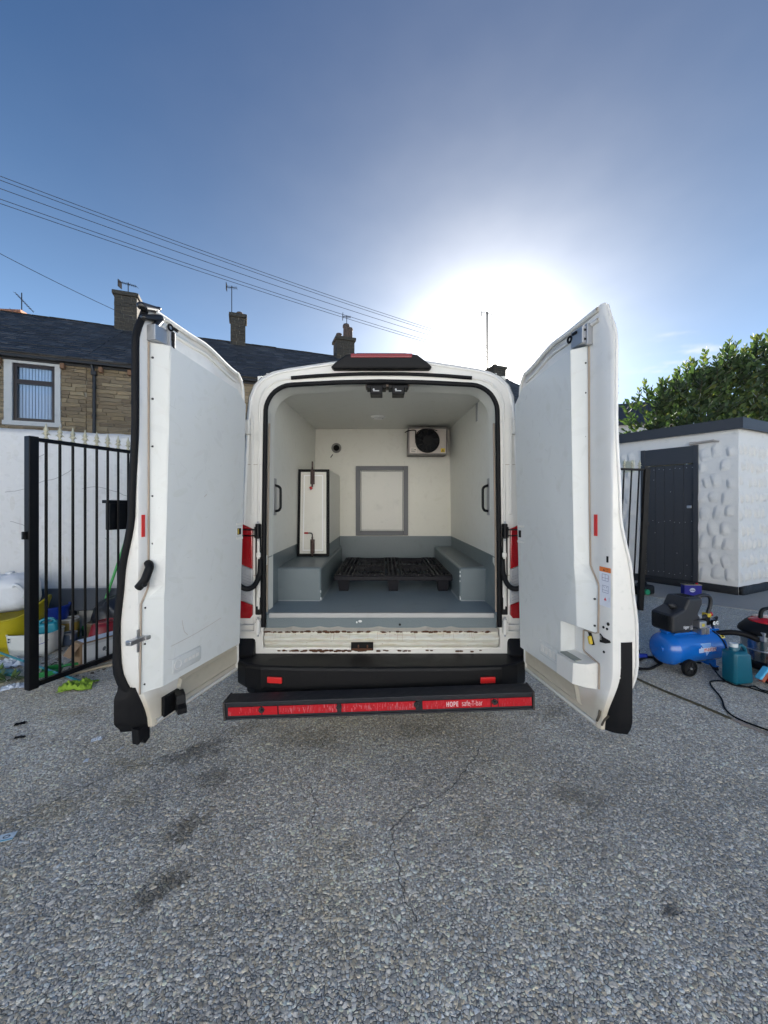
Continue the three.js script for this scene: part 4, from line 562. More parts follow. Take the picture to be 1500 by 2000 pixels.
// ---------- hold ----------
const FL = 0.747, BK = -1.83;
{
  const hold = van;
  const wallAt = (y) => lerp(0.80, 0.775, clamp((y - 0.75) / 1.6));
  for (const s of [-1, 1]) {
    const up = quads((i, j) => { const y = [1.12, 1.6, 2.1, 2.36][i]; return [s * wallAt(y), y, lerp(-0.05, BK, j)]; }, 3, 1); add(hold, 'side_lining', [up, span(s > 0 ? 0.83 : -0.86, s > 0 ? 0.86 : -0.83, 0.7, 2.38, BK, -0.05)], M.lining);
    const skirt = quads((i, j) => [s * (wallAt(0.9) - 0.004 + 0.006 * i), [FL - 0.01, 1.12][i], lerp(-0.06, BK, j)], 1, 1); add(hold, 'side_skirt', skirt, M.greyCoat);
    add(hold, 'skirt_edge', span(s > 0 ? 0.786 : -0.797, s > 0 ? 0.797 : -0.786, 1.118, 1.124, BK, -0.06), M.greyCoat);
    add(hold, 'lining_tab', at(prism([[0, 0], [0.05, 0.02], [0.05, 0.08], [0, 0.08]], 0.004), s * 0.788, 1.06, -0.06, 0, s * Math.PI / 2, 0), M.lining);
    add(hold, 'edge_sealant', tube([[s * 0.792, 0.66, -0.035], [s * 0.786, 1.4, -0.04], [s * 0.776, 2.05, -0.04]], 0.007, 40, 6), M.sealant);
    // grab handle
    const hd = add(hold, 'grab_handle', tube([[s * 0.785, 1.63, -0.20], [s * 0.755, 1.62, -0.20], [s * 0.742, 1.60, -0.20], [s * 0.742, 1.47, -0.20], [s * 0.755, 1.445, -0.20], [s * 0.785, 1.44, -0.20]], 0.0095, 40, 8, false, 0.2), M.blackSteel);
    add(hd, 'base_plate', rspan(s > 0 ? 0.780 : -0.787, s > 0 ? 0.787 : -0.780, 1.41, 1.68, -0.235, -0.165, 0.003), M.zinc);
  }
  const ceil = quads((i, j) => [lerp(-0.775, 0.775, i / 6) , lerp(2.30, 2.362, sstep(0, 1, j / 4)) - 0.0 + 0.012 * (1 - (i / 3 - 1) ** 2) * (1 - j / 4), lerp(-0.05, BK, j / 4)], 6, 4);
  add(hold, 'ceiling', [ceil, span(-0.8, 0.8, 2.38, 2.40, BK, -0.05)], M.lining);
  const lampB = add(hold, 'ceiling_lamp', lathe([[0, 0], [0.06, 0], [0.07, 0.012], [0.07, 0.022], [0, 0.022]], 28).translate(-0.04, 2.325, -1.12), mat([0.72, 0.72, 0.70], 0.4)); add(lampB, 'lamp_cover', lathe([[0, 0], [0.04, 0.002], [0.05, 0.008], [0, 0.009]], 24).translate(-0.04, 2.317, -1.12), mat([0.8, 0.8, 0.79], 0.3));
  // bulkhead, hatch, port, chiller
  const bulk = add(hold, 'bulkhead', span(-0.80, 0.80, 1.12, 2.38, BK - 0.04, BK), mat([0.78, 0.76, 0.69], 0.45, { map: scuffT, bumpMap: fine1, bumpScale: 0.0006 }));
  add(bulk, 'bulkhead_skirt', span(-0.80, 0.80, FL - 0.02, 1.123, BK - 0.04, BK + 0.005), M.greyCoat);
  const frameM = mat([0.11, 0.115, 0.125], 0.45), hx0 = -0.309, hx1 = 0.295, hy0 = 1.13, hy1 = 1.932, fw = 0.052;
  const hatch = add(hold, 'bulkhead_hatch', rspan(hx0 + fw, hx1 - fw, hy0 + fw, hy1 - fw, BK, BK + 0.012, 0.004), mat([0.74, 0.74, 0.72], 0.4, { map: grime1 }));
  for (const [a, b, c, d, z] of [[hx0, hx0 + fw, hy0, hy1, 0.022], [hx1 - fw, hx1, hy0, hy1, 0.022], [hx0 + fw, hx1 - fw, hy0, hy0 + fw, 0.021], [hx0 + fw, hx1 - fw, hy1 - fw, hy1, 0.021]]) add(hatch, 'frame_bar', rspan(a, b, c, d, BK, BK + z, 0.004), frameM);
  add(hatch, 'inner_trim', [span(hx0 + fw + 0.008, hx0 + fw + 0.013, hy0 + fw, hy1 - fw, BK + 0.012, BK + 0.016), span(hx1 - fw - 0.013, hx1 - fw - 0.008, hy0 + fw, hy1 - fw, BK + 0.012, BK + 0.016), span(hx0 + fw + 0.013, hx1 - fw - 0.013, hy0 + fw + 0.008, hy0 + fw + 0.013, BK + 0.012, BK + 0.016), span(hx0 + fw + 0.013, hx1 - fw - 0.013, hy1 - fw - 0.013, hy1 - fw - 0.008, BK + 0.012, BK + 0.016)], frameM);
  const port = add(hold, 'port_ring', at(new THREE.TorusGeometry(0.046, 0.012, 10, 32), -0.534, 2.142, BK + 0.004), mat([0.25, 0.24, 0.22], 0.4, { metalness: 0.5 })); add(port, 'port_hole', cyl(0.04, 0.04, 0.006, -0.534, 2.142, BK + 0.003, Math.PI / 2), M.hole);
  add(port, 'drip_pipe', bar([-0.575, 2.065, BK + 0.012], [-0.60, 2.03, BK + 0.012], 0.005), M.screw);
  const ch = add(hold, 'chiller_unit', [rspan(0.285, 0.705, 2.045, 2.325, BK, BK + 0.235, 0.006)], mat([0.52, 0.48, 0.46], 0.42, { metalness: 0.35, map: grime1 }));
  add(ch, 'casing_edge', [span(0.28, 0.296, 2.04, 2.33, BK + 0.01, BK + 0.242), span(0.697, 0.71, 2.04, 2.33, BK + 0.01, BK + 0.242), span(0.296, 0.697, 2.318, 2.332, BK + 0.01, BK + 0.242), span(0.296, 0.697, 2.036, 2.048, BK + 0.01, BK + 0.242)], mat([0.16, 0.15, 0.145], 0.5, { metalness: 0.4 }));
  const fan = add(ch, 'fan_shroud', [at(new THREE.TorusGeometry(0.122, 0.012, 10, 40), 0.492, 2.185, BK + 0.25), cyl(0.122, 0.122, 0.012, 0.492, 2.185, BK + 0.238, Math.PI / 2, 0, 0, 36), cyl(0.052, 0.052, 0.03, 0.492, 2.185, BK + 0.255, Math.PI / 2)], M.blackPlastic);
  { const blades = []; for (let k = 0; k < 9; k++) { const a = k * Math.PI * 2 / 9, b = new THREE.BoxGeometry(0.07, 0.046, 0.004); at(b, 0.084, 0, 0, 0.6, 0, 0); at(b, 0, 0, 0, 0, 0, a); blades.push(b.translate(0.492, 2.185, BK + 0.256)); } add(ch, 'fan_blades', blades, M.dullPlastic); }
  add(ch, 'cable', tube([[0.25, 2.285, BK + 0.2], [0.29, 2.295, BK + 0.25], [0.36, 2.296, BK + 0.252], [0.36, 2.24, BK + 0.254], [0.365, 2.16, BK + 0.254], [0.375, 2.26, BK + 0.256], [0.43, 2.305, BK + 0.256], [0.52, 2.31, BK + 0.256], [0.60, 2.295, BK + 0.25]], 0.006, 80, 6), M.rubber);
  add(ch, 'warning_label', plane(0.044, 0.044, 0.662, 2.082, BK + 0.2365), mat([1, 1, 1], 0.5, { map: canvasTex(128, 128, (c) => { c.fillStyle = '#d8b820'; c.fillRect(0, 0, 128, 128); c.fillStyle = '#151310'; c.beginPath(); c.moveTo(64, 16); c.lineTo(112, 108); c.lineTo(16, 108); c.fill(); c.fillStyle = '#d8b820'; c.beginPath(); c.moveTo(64, 36); c.lineTo(95, 98); c.lineTo(33, 98); c.fill(); c.fillStyle = '#151310'; c.beginPath(); c.arc(64, 78, 14, 0, 7); c.fill(); }) }), true);
  add(ch, 'rating_label', plane(0.07, 0.055, 0.34, 2.085, BK + 0.2365), mat([1, 1, 1], 0.5, { map: canvasTex(128, 100, (c) => { c.fillStyle = '#cfc8bf'; c.fillRect(0, 0, 128, 100); c.fillStyle = '#5a544e'; for (const y of [20, 34, 48, 62]) c.fillRect(14, y, 60, 4); c.fillRect(84, 30, 24, 24); c.fillRect(20, 78, 84, 10); }) }), true);
  add(hold, 'wall_vent', [rspan(0.770, 0.782, 2.17, 2.31, -0.54, -0.49, 0.003)], M.zinc);
  // door catches hanging from the header
  for (const x of [-0.035, 0.115]) { const k = add(hold, 'door_catch', [rspan(x - 0.042, x + 0.042, 2.238, 2.30, -0.09, 0.012, 0.006), rspan(x - 0.066, x + 0.066, 2.28, 2.312, -0.09, 0.004, 0.004)], M.blackSteel); add(k, 'catch_claw', [rspan(x - 0.022, x + 0.02, 2.256, 2.263, 0.012, 0.017, 0.002), cyl(0.006, 0.006, 0.012, x - 0.018, 2.268, 0.014, Math.PI / 2)], M.zinc); }
  add(hold, 'catch_plate', rspan(-0.11, 0.19, 2.296, 2.316, -0.1, -0.012, 0.003), mat([0.25, 0.2, 0.17], 0.6, { metalness: 0.4 }));
  // floor and threshold
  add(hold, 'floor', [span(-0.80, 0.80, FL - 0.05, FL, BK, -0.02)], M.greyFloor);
  const th = add(hold, 'threshold', [rspan(-0.785, 0.785, 0.648, 0.742, -0.04, 0.004, 0.004)], M.greyCoat);
  add(th, 'threshold_strip', rspan(-0.765, 0.765, 0.718, 0.7505, -0.02, 0.009, 0.003), M.alu);
  add(th, 'paint_chip', [at(new THREE.CircleGeometry(0.011, 7).scale(1.2, 0.8, 1), -0.145, 0.695, 0.006), at(new THREE.CircleGeometry(0.008, 6).scale(0.7, 1, 1), -0.168, 0.688, 0.006)], mat([0.7, 0.7, 0.68], 0.7));
  add(th, 'drain_hole', cyl(0.008, 0.008, 0.004, 0.125, 0.672, 0.004, Math.PI / 2), M.hole);
  // wheel boxes
  const wb = (x0, x1, chips) => { const w = add(hold, 'wheel_box', rspan(x0, x1, FL - 0.02, 1.005, BK, -0.33, 0.022), M.greyCoat); add(w, 'joint_sealant', [tube([[x0 + 0.01, FL + 0.006, -0.332], [x1 - 0.01, FL + 0.004, -0.332]], 0.005, 20, 6), tube([[(x0 < 0 ? x1 : x0), FL + 0.004, -0.335], [(x0 < 0 ? x1 : x0), FL + 0.004, BK]], 0.005, 20, 6)], mat([0.30, 0.33, 0.35], 0.6)); for (const [x, y, s] of chips) add(w, 'paint_chip', at(new THREE.IcosahedronGeometry(s, 0).scale(0.7, 1.4, 0.25), x, y, -0.331), mat([0.62, 0.63, 0.62], 0.7)); };
  wb(-0.83, -0.466, [[-0.47, 0.82, 0.008], [-0.468, 0.765, 0.01]]); wb(0.598, 0.84, [[0.601, 0.97, 0.006], [0.601, 0.94, 0.008], [0.6, 0.90, 0.006], [0.6, 0.78, 0.006], [0.603, 0.765, 0.009]]);
  // locker on the left wheel box
  const z0 = -0.98, lx0 = -0.792, lx1 = -0.493, ly0 = 1.006, ly1 = 1.816;
  const lk = add(hold, 'locker', [rspan(lx0, lx1, 1.12, ly1, BK, z0, 0.008)], M.lining);
  add(lk, 'locker_base', rspan(lx0, lx1 + 0.002, ly0, 1.122, BK, z0 - 0.002, 0.006), M.greyCoat);
  const poly = (i) => [[lx0 + i, ly0 + i], [lx1 - i, ly0 + i], [lx1 - i, ly1 - i], [lx0 + 0.012 + i, ly1 - i]];
  add(lk, 'door_seal', prism(poly(0), 0.02, 0.006, [poly(0.026)]).translate(0, 0, z0), M.rubber);
  const ld = add(lk, 'locker_door', prism(poly(0.026), 0.032, 0.004).translate(0, 0, z0), mat([0.74, 0.735, 0.70], 0.4, { map: grime1 }));
  add(ld, 'door_trim', prism(poly(0.044), 0.005, 0.001, [poly(0.048)]).translate(0, 0, z0 + 0.03), frameM); add(ld, 'door_trim', prism(poly(0.054), 0.006, 0.002, [poly(0.064)]).translate(0, 0, z0 + 0.03), mat([0.8, 0.8, 0.79], 0.35));
  const latch = (y, d) => { const x = -0.645, z = z0 + 0.045; const l = add(lk, 'bolt_latch', [rspan(x - 0.02, x + 0.02, y - 0.065, y + 0.065, z - 0.012, z, 0.003), bar([x, y - 0.09, z + 0.008], [x, y + 0.09, z + 0.008], 0.008), bar([x, y + d * 0.06, z + 0.008], [x, y + d * 0.145, z + 0.008], 0.006), rspan(x - 0.016, x + 0.016, y - 0.055, y - 0.03, z, z + 0.02, 0.003), rspan(x - 0.016, x + 0.016, y + 0.03, y + 0.055, z, z + 0.02, 0.003)], mat([0.05, 0.025, 0.022], 0.45, { metalness: 0.3 })); add(l, 'red_grip', d > 0 ? rbox(0.026, 0.03, 0.02, 0.008, x - 0.01, y - 0.10, z + 0.02, 0, 0, 0.5) : rbox(0.04, 0.016, 0.016, 0.007, x - 0.055, y + 0.125, z + 0.01), M.red); if (d < 0) add(l, 'lever', tube([[x, y + 0.06, z + 0.008], [x, y + 0.11, z + 0.008], [x - 0.012, y + 0.124, z + 0.01], [x - 0.045, y + 0.125, z + 0.01]], 0.006, 24, 6), M.screw); };
  latch(1.74, 1); latch(1.10, -1);
}
// ---------- rear doors ----------
const hingeU = (y) => lerp(-0.015, 0.048, clamp((2.2 - y) / 1.5));
const doorTop = (u) => lerp(2.27, 2.355, Math.sqrt(clamp(u / 0.06))) + 0.075 * sstep(0.04, 0.4, u) + 0.022 * sstep(0.4, 0.78, u);
const bulge = (y) => 0.008 + 0.02 * sstep(1.9, 1.45, y) + 0.062 * sstep(1.46, 1.12, y) + 0.026 * sstep(1.15, 0.9, y) - 0.06 * sstep(0.75, 0.42, y);
function loft(rings, cap = true) { // rings of (u, y, w) with the same number of points, last one capped
  const n = rings[0].length, pos = [];
  const tri = (a, b, c) => pos.push(...a, ...b, ...c);
  for (let k = 0; k < rings.length - 1; k++) for (let i = 0; i < n; i++) { const a = rings[k][i], b = rings[k][(i + 1) % n], c = rings[k + 1][(i + 1) % n], d = rings[k + 1][i]; tri(a, b, c); tri(a, c, d); }
  if (cap) { const top = rings.at(-1); for (const [a, b, c] of THREE.ShapeUtils.triangulateShape(top.map((p) => new THREE.Vector2(p[0], p[1])), [])) tri(top[a], top[b], top[c]); }
  const g = new THREE.BufferGeometry(); g.setAttribute('position', new THREE.Float32BufferAttribute(pos, 3)); g.computeVertexNormals(); g.setAttribute('uv', new THREE.Float32BufferAttribute(new Float32Array(pos.length / 3 * 2), 2)); return crease(g, 0.5);
}
function rearDoor(s, hinge, e, U, label) {
  const len = Math.hypot(...e), ex = e[0] / len, ez = e[1] / len;
  const fixG = (g) => { g = flat(g.clone()); return s < 0 ? mirrorX(g) : g; };
  const freeU = (y) => U - 0.06 * sstep(2.25, 2.47, y) - 0.075 * sstep(0.72, 0.405, y);
  // shell: ring round the door at each height
  const rows = 44, cols = [];
  const sect = (y) => { const f = freeU(y), t = bulge(y), a = hingeU(y); const o = []; for (let i = 0; i <= 12; i++) o.push([lerp(a, f * 0.985, i / 12), 0]); o.push([f, -0.006], [f + 0.006, -0.5 * t - 0.006], [f + 0.004, -t - 0.012], [f - 0.02, -t - 0.02]); for (let i = 8; i >= 0; i--) o.push([lerp(a, f - 0.06, i / 8), -t - 0.024]); return o; };
  const nS = sect(1).length;
  const ringAt = (v) => { const out = []; const yRef = lerp(0.405, 2.45, v), S = sect(yRef); for (const [u, w] of S) out.push([u, lerp(0.405, doorTop(Math.max(0, u - hingeU(yRef))), v), w]); return out; };
  const rings = []; for (let j = 0; j <= rows; j++) rings.push(ringAt(j / rows));
  const pos = [], col = [], tint = (p) => { // road dirt caked along the bottom and hinge corner
    const n = fbm(p[0] * 6, p[1] * 9, p[2] * 6, 4), n2 = fbm(p[0] * 20, p[1] * 20, 3, 3); const k = sstep(0.62, 0.43, p[1] + 0.22 * n + 0.1 * n2) * 0.75 + 0.25 * sstep(0.2, 0.45, n + 0.5 * n2); return [1 - 0.30 * k, 1 - 0.38 * k, 1 - 0.52 * k]; };
  const tri = (a, b, c) => { for (const p of [a, b, c]) { pos.push(...p); col.push(...tint(p)); } };
  for (let j = 0; j < rows; j++) for (let i = 0; i < nS; i++) { const a = rings[j][i], b = rings[j][(i + 1) % nS], c = rings[j + 1][(i + 1) % nS], d = rings[j + 1][i]; tri(a, b, c); tri(a, c, d); }
  for (const [R, fl] of [[rings[0], true], [rings[rows], false]]) { const m = nS; for (let i = 1; i < m - 1; i++) fl ? tri(R[0], R[i + 1], R[i]) : tri(R[0], R[i], R[i + 1]); }
  let g = new THREE.BufferGeometry(); g.setAttribute('position', new THREE.Float32BufferAttribute(pos, 3)); g.setAttribute('color', new THREE.Float32BufferAttribute(col, 3)); g.computeVertexNormals(); g.setAttribute('uv', new THREE.Float32BufferAttribute(new Float32Array(pos.length / 3 * 2), 2)); g = crease(g, 0.6);
  const door = add(van, 'rear_door', fixG(g), phys([0.80, 0.80, 0.80], 0.34, { clearcoat: 0.5, clearcoatRoughness: 0.15, map: grime1, vertexColors: true }));
  door.position.set(hinge[0] + 0.017, 0, hinge[1] + 2.62); door.rotation.y = Math.atan2(-s * ez, s * ex); if (label) door.userData.label = label;
  const part = (name, geos, m, own) => add(door, name, fixG(Array.isArray(geos) ? merge(geos) : geos), m, own);
  return { door, part, freeU, fixG };
}
const ringOf = (pts, w) => pts.map(([u, y]) => [u, y, w]);
const mix = (A, B, t) => A.map((p, i) => [lerp(p[0], B[i][0], t), lerp(p[1], B[i][1], t)]);
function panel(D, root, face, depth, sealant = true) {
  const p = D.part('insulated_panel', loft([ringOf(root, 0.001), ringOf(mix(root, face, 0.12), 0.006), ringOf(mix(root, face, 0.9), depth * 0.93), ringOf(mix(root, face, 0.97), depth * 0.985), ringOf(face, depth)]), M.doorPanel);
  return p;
}
function guard(D, y0, y1, uo, wo) { // moulded corner wrapping from the door edge on to its outer face
  const f = (i, j, k) => { const y = lerp(y0, y1, j / 12), ui = D.freeU(y) + 0.004, t = i / 4, wi = -0.35 * bulge(y) - 0.004; const taper = 1 - 0.5 * sstep(y1 - 0.05, y1, y) - 0.35 * sstep(y0 + 0.06, y0, y); return [lerp(ui, Math.max(ui + 0.006, lerp(ui, uo, taper)), Math.sqrt(t)) - k * 0.006, y, lerp(wi, -wo, t) - k * 0.004]; };
  D.part('corner_guard', [quads((i, j) => f(i, j, 0), 4, 12), quads((i, j) => f(4 - i, j, 1), 4, 12), quads((i, j) => f(4, j, i), 1, 12)], M.rubber);
}
const dots = (D, list) => { for (const [u, y] of list) D.part('rivet', cyl(0.005, 0.005, 0.006, u, y, 0.012, Math.PI / 2, 0, 0, 10), M.screw); };
const rim = (D, U) => { // pressed lips of the door skin
  const b = []; for (let i = 0; i <= 24; i++) b.push([0.06 + i / 24 * (U - 0.15), 0.425, 0.006]);
  D.part('pressed_lip', [tube(b, 0.009, 40, 6), tube([0.43, 0.8, 1.2, 1.6, 1.9, 2.2].map((y) => [hingeU(y) + 0.012, y, 0.006]).concat([[0.012, 2.29, 0.006], [0.06, 2.345, 0.006]]), 0.011, 60, 6)], M.frame);
  const top = []; for (let i = 0; i <= 24; i++) { const u = 0.07 + i / 24 * (U - 0.15); top.push([u, doorTop(u) - 0.02, 0.006]); } D.part('pressed_lip', [tube(top, 0.013, 50, 6), tube(top.map(([u, y, w]) => [u, y - 0.05, w - 0.002]), 0.011, 50, 6)], M.frame);
  // dished bottom tray
  D.part('bottom_tray', loft([ringOf([[0.05, 0.455], [U - 0.2, 0.455], [U - 0.24, 0.575], [0.05, 0.575]], 0.001), ringOf([[0.065, 0.47], [U - 0.225, 0.47], [U - 0.25, 0.56], [0.065, 0.56]], 0.012), ringOf([[0.085, 0.485], [U - 0.25, 0.485], [U - 0.27, 0.548], [0.085, 0.548]], 0.006)]), mat([0.52, 0.48, 0.40], 0.6, { map: rep(grimeT, 0.4), bumpMap: noise1, bumpScale: 0.004 }));
};
{ // left door
  const U = 0.785, D = rearDoor(-1, [-0.945, -2.56], [-0.205, 0.77], U, 'left rear door with black edge seal and pull handle'); rim(D, U);
  const root = [[0.095, 0.60], [0.782, 0.60], [0.776, 1.03], [0.735, 1.10], [0.732, 2.275], [0.13, 2.225], [0.03, 2.15]], face = [[0.125, 0.615], [0.715, 0.615], [0.71, 1.03], [0.706, 1.10], [0.668, 2.27], [0.145, 2.205], [0.06, 2.135]];
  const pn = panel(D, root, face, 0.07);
  D.part('joint_sealant', tube([[0.786, 0.60, 0.004], [0.78, 0.85, 0.004], [0.778, 1.02, 0.004], [0.738, 1.10, 0.004], [0.736, 1.6, 0.004], [0.736, 2.27, 0.004]], 0.0045, 120, 6, false, 0.1), M.sealant);
  D.part('panel_edge', loft([ringOf([[0.70, 0.62], [0.775, 0.62], [0.768, 1.03], [0.728, 1.10], [0.725, 2.26], [0.70, 2.26], [0.70, 1.10]].map(([u, y]) => [u + 0.004, y]), 0.002), ringOf([[0.70, 0.62], [0.765, 0.62], [0.758, 1.03], [0.718, 1.10], [0.715, 2.26], [0.70, 2.26], [0.70, 1.10]], 0.011)]), M.panelEdge);
  dots(D, [2.2, 2.0, 1.77, 1.53, 1.30, 1.14].map((y) => [0.722, y]).concat([[0.762, 1.0], [0.765, 0.83], [0.766, 0.64]]));
  D.part('reflector_strip', rbox(0.018, 0.105, 0.004, 0.001, 0.766, 1.388, 0.003), M.reflector);
  // edge seal down the meeting edge
  const sp = []; for (let i = 0; i <= 40; i++) { const y = lerp(2.42, 0.44, i / 40); sp.push([D.freeU(y) + 0.012, y, -bulge(y) - 0.008]); }
  D.part('edge_seal', quads((i, j) => { const [u, y, w] = sp[j]; const a = i / 8 * Math.PI * 1.5 - 0.6; const wide = 0.017 + 0.02 * sstep(0.9, 0.5, y); return [u + Math.cos(a) * 0.016, y, w + 0.006 + Math.sin(a) * wide]; }, 8, 40), M.rubber);
  guard(D, 0.40, 0.62, 0.812, 0.12);
  D.part('guard_tab', prism([[0.70, 0.345], [0.725, 0.33], [0.74, 0.355], [0.765, 0.345], [0.77, 0.42], [0.70, 0.42]], 0.03, 0.006).translate(0, 0, -0.06), M.rubber);
  const cr = (dy, du) => roughen(new THREE.CapsuleGeometry(0.016, 0.085, 6, 14).rotateZ(1.2), 0.02, 22, dy * 9).scale(1, 0.8, 1.2).translate(0.735 + du, 2.41 + dy, 0.012);
  D.part('loose_seal', [cr(0.025, 0.0), cr(-0.018, -0.012), roughen(new THREE.CapsuleGeometry(0.013, 0.05, 6, 12), 0.014, 24, 2).rotateZ(0.7).translate(0.70, 2.375, 0.02)], M.rubberWorn);
  // top catch
  D.part('top_catch', [rspan(0.665, 0.745, 2.275, 2.35, 0.0, 0.05, 0.003), rspan(0.655, 0.67, 2.27, 2.375, 0.04, 0.065, 0.003)], M.zinc);
  D.part('catch_hook', [at(new THREE.TorusGeometry(0.014, 0.005, 8, 18), 0.668, 2.362, 0.066), rspan(0.645, 0.662, 2.30, 2.345, 0.05, 0.075, 0.004), bar([0.65, 2.37, 0.06], [0.635, 2.355, 0.08], 0.008), rspan(0.648, 0.658, 2.265, 2.30, 0.05, 0.075, 0.002)], M.blackSteel);
  D.part('pull_handle', tube([[0.79, 1.10, 0.0], [0.784, 1.135, 0.03], [0.772, 1.165, 0.034], [0.756, 1.195, 0.03], [0.742, 1.208, 0.006]], 0.019, 40, 8), M.blackPlastic); D.part('handle_pivot', cyl(0.013, 0.013, 0.03, 0.788, 1.118, 0.022, Math.PI / 2), M.dullPlastic);
  D.part('edge_latch', [rspan(0.772, 0.80, 0.80, 0.905, 0.0, 0.004, 0.0015), rspan(0.765, 0.85, 0.848, 0.872, -0.01, 0.022, 0.005), rspan(0.74, 0.775, 0.85, 0.87, 0.004, 0.03, 0.004)], M.steel);
  // lower check bracket
  D.part('check_bracket', [rspan(0.56, 0.66, 0.425, 0.525, 0.0, 0.02, 0.004), at(prism([[0, 0], [0.10, 0.012], [0.10, 0.04], [0.07, 0.05], [0.06, 0.09], [0, 0.095]], 0.035, 0.004), 0.585, 0.43, 0.015, 0, -0.9, 0)], M.blackPlastic);
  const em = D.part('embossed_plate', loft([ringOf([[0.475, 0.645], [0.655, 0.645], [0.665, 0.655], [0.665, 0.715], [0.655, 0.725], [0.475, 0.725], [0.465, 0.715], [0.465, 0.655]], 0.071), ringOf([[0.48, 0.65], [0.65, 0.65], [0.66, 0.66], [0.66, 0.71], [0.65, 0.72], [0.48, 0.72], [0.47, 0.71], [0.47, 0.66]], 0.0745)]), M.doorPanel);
  D.part('embossed_ring', [at(new THREE.TorusGeometry(0.022, 0.002, 6, 24), 0.63, 0.685, 0.0745), ...[0, 1, 2, 3].map((k) => rspan(0.485 + k * 0.027, 0.505 + k * 0.027, 0.677, 0.694, 0.0745, 0.0765, 0.0008))], M.panelEdge);
  D.part('hinge_pocket', [rspan(0.095, 0.16, 1.27, 1.285, 0.069, 0.074, 0.003), rspan(0.095, 0.16, 1.36, 1.375, 0.069, 0.074, 0.003), rspan(0.105, 0.155, 1.295, 1.345, 0.069, 0.0715, 0.002)], M.panelEdge); D.part('pocket_hole', rspan(0.112, 0.15, 1.30, 1.34, 0.07, 0.0722, 0.001), M.hole); D.part('yellow_label', rspan(0.135, 0.148, 1.303, 1.337, 0.0722, 0.0732, 0.0004), mat([0.55, 0.40, 0.04], 0.5));
  // scratches scored in the panel
  D.part('panel_scratch', [tube([[0.60, 0.90, 0.0706], [0.585, 0.84, 0.0706], [0.56, 0.81, 0.0706]], 0.0009, 12, 4), tube([[0.67, 0.79, 0.0706], [0.5, 0.80, 0.0706], [0.3, 0.825, 0.0706]], 0.0008, 12, 4), tube([[0.44, 1.53, 0.0706], [0.42, 1.545, 0.0706]], 0.0012, 6, 4)], M.sealant);
}
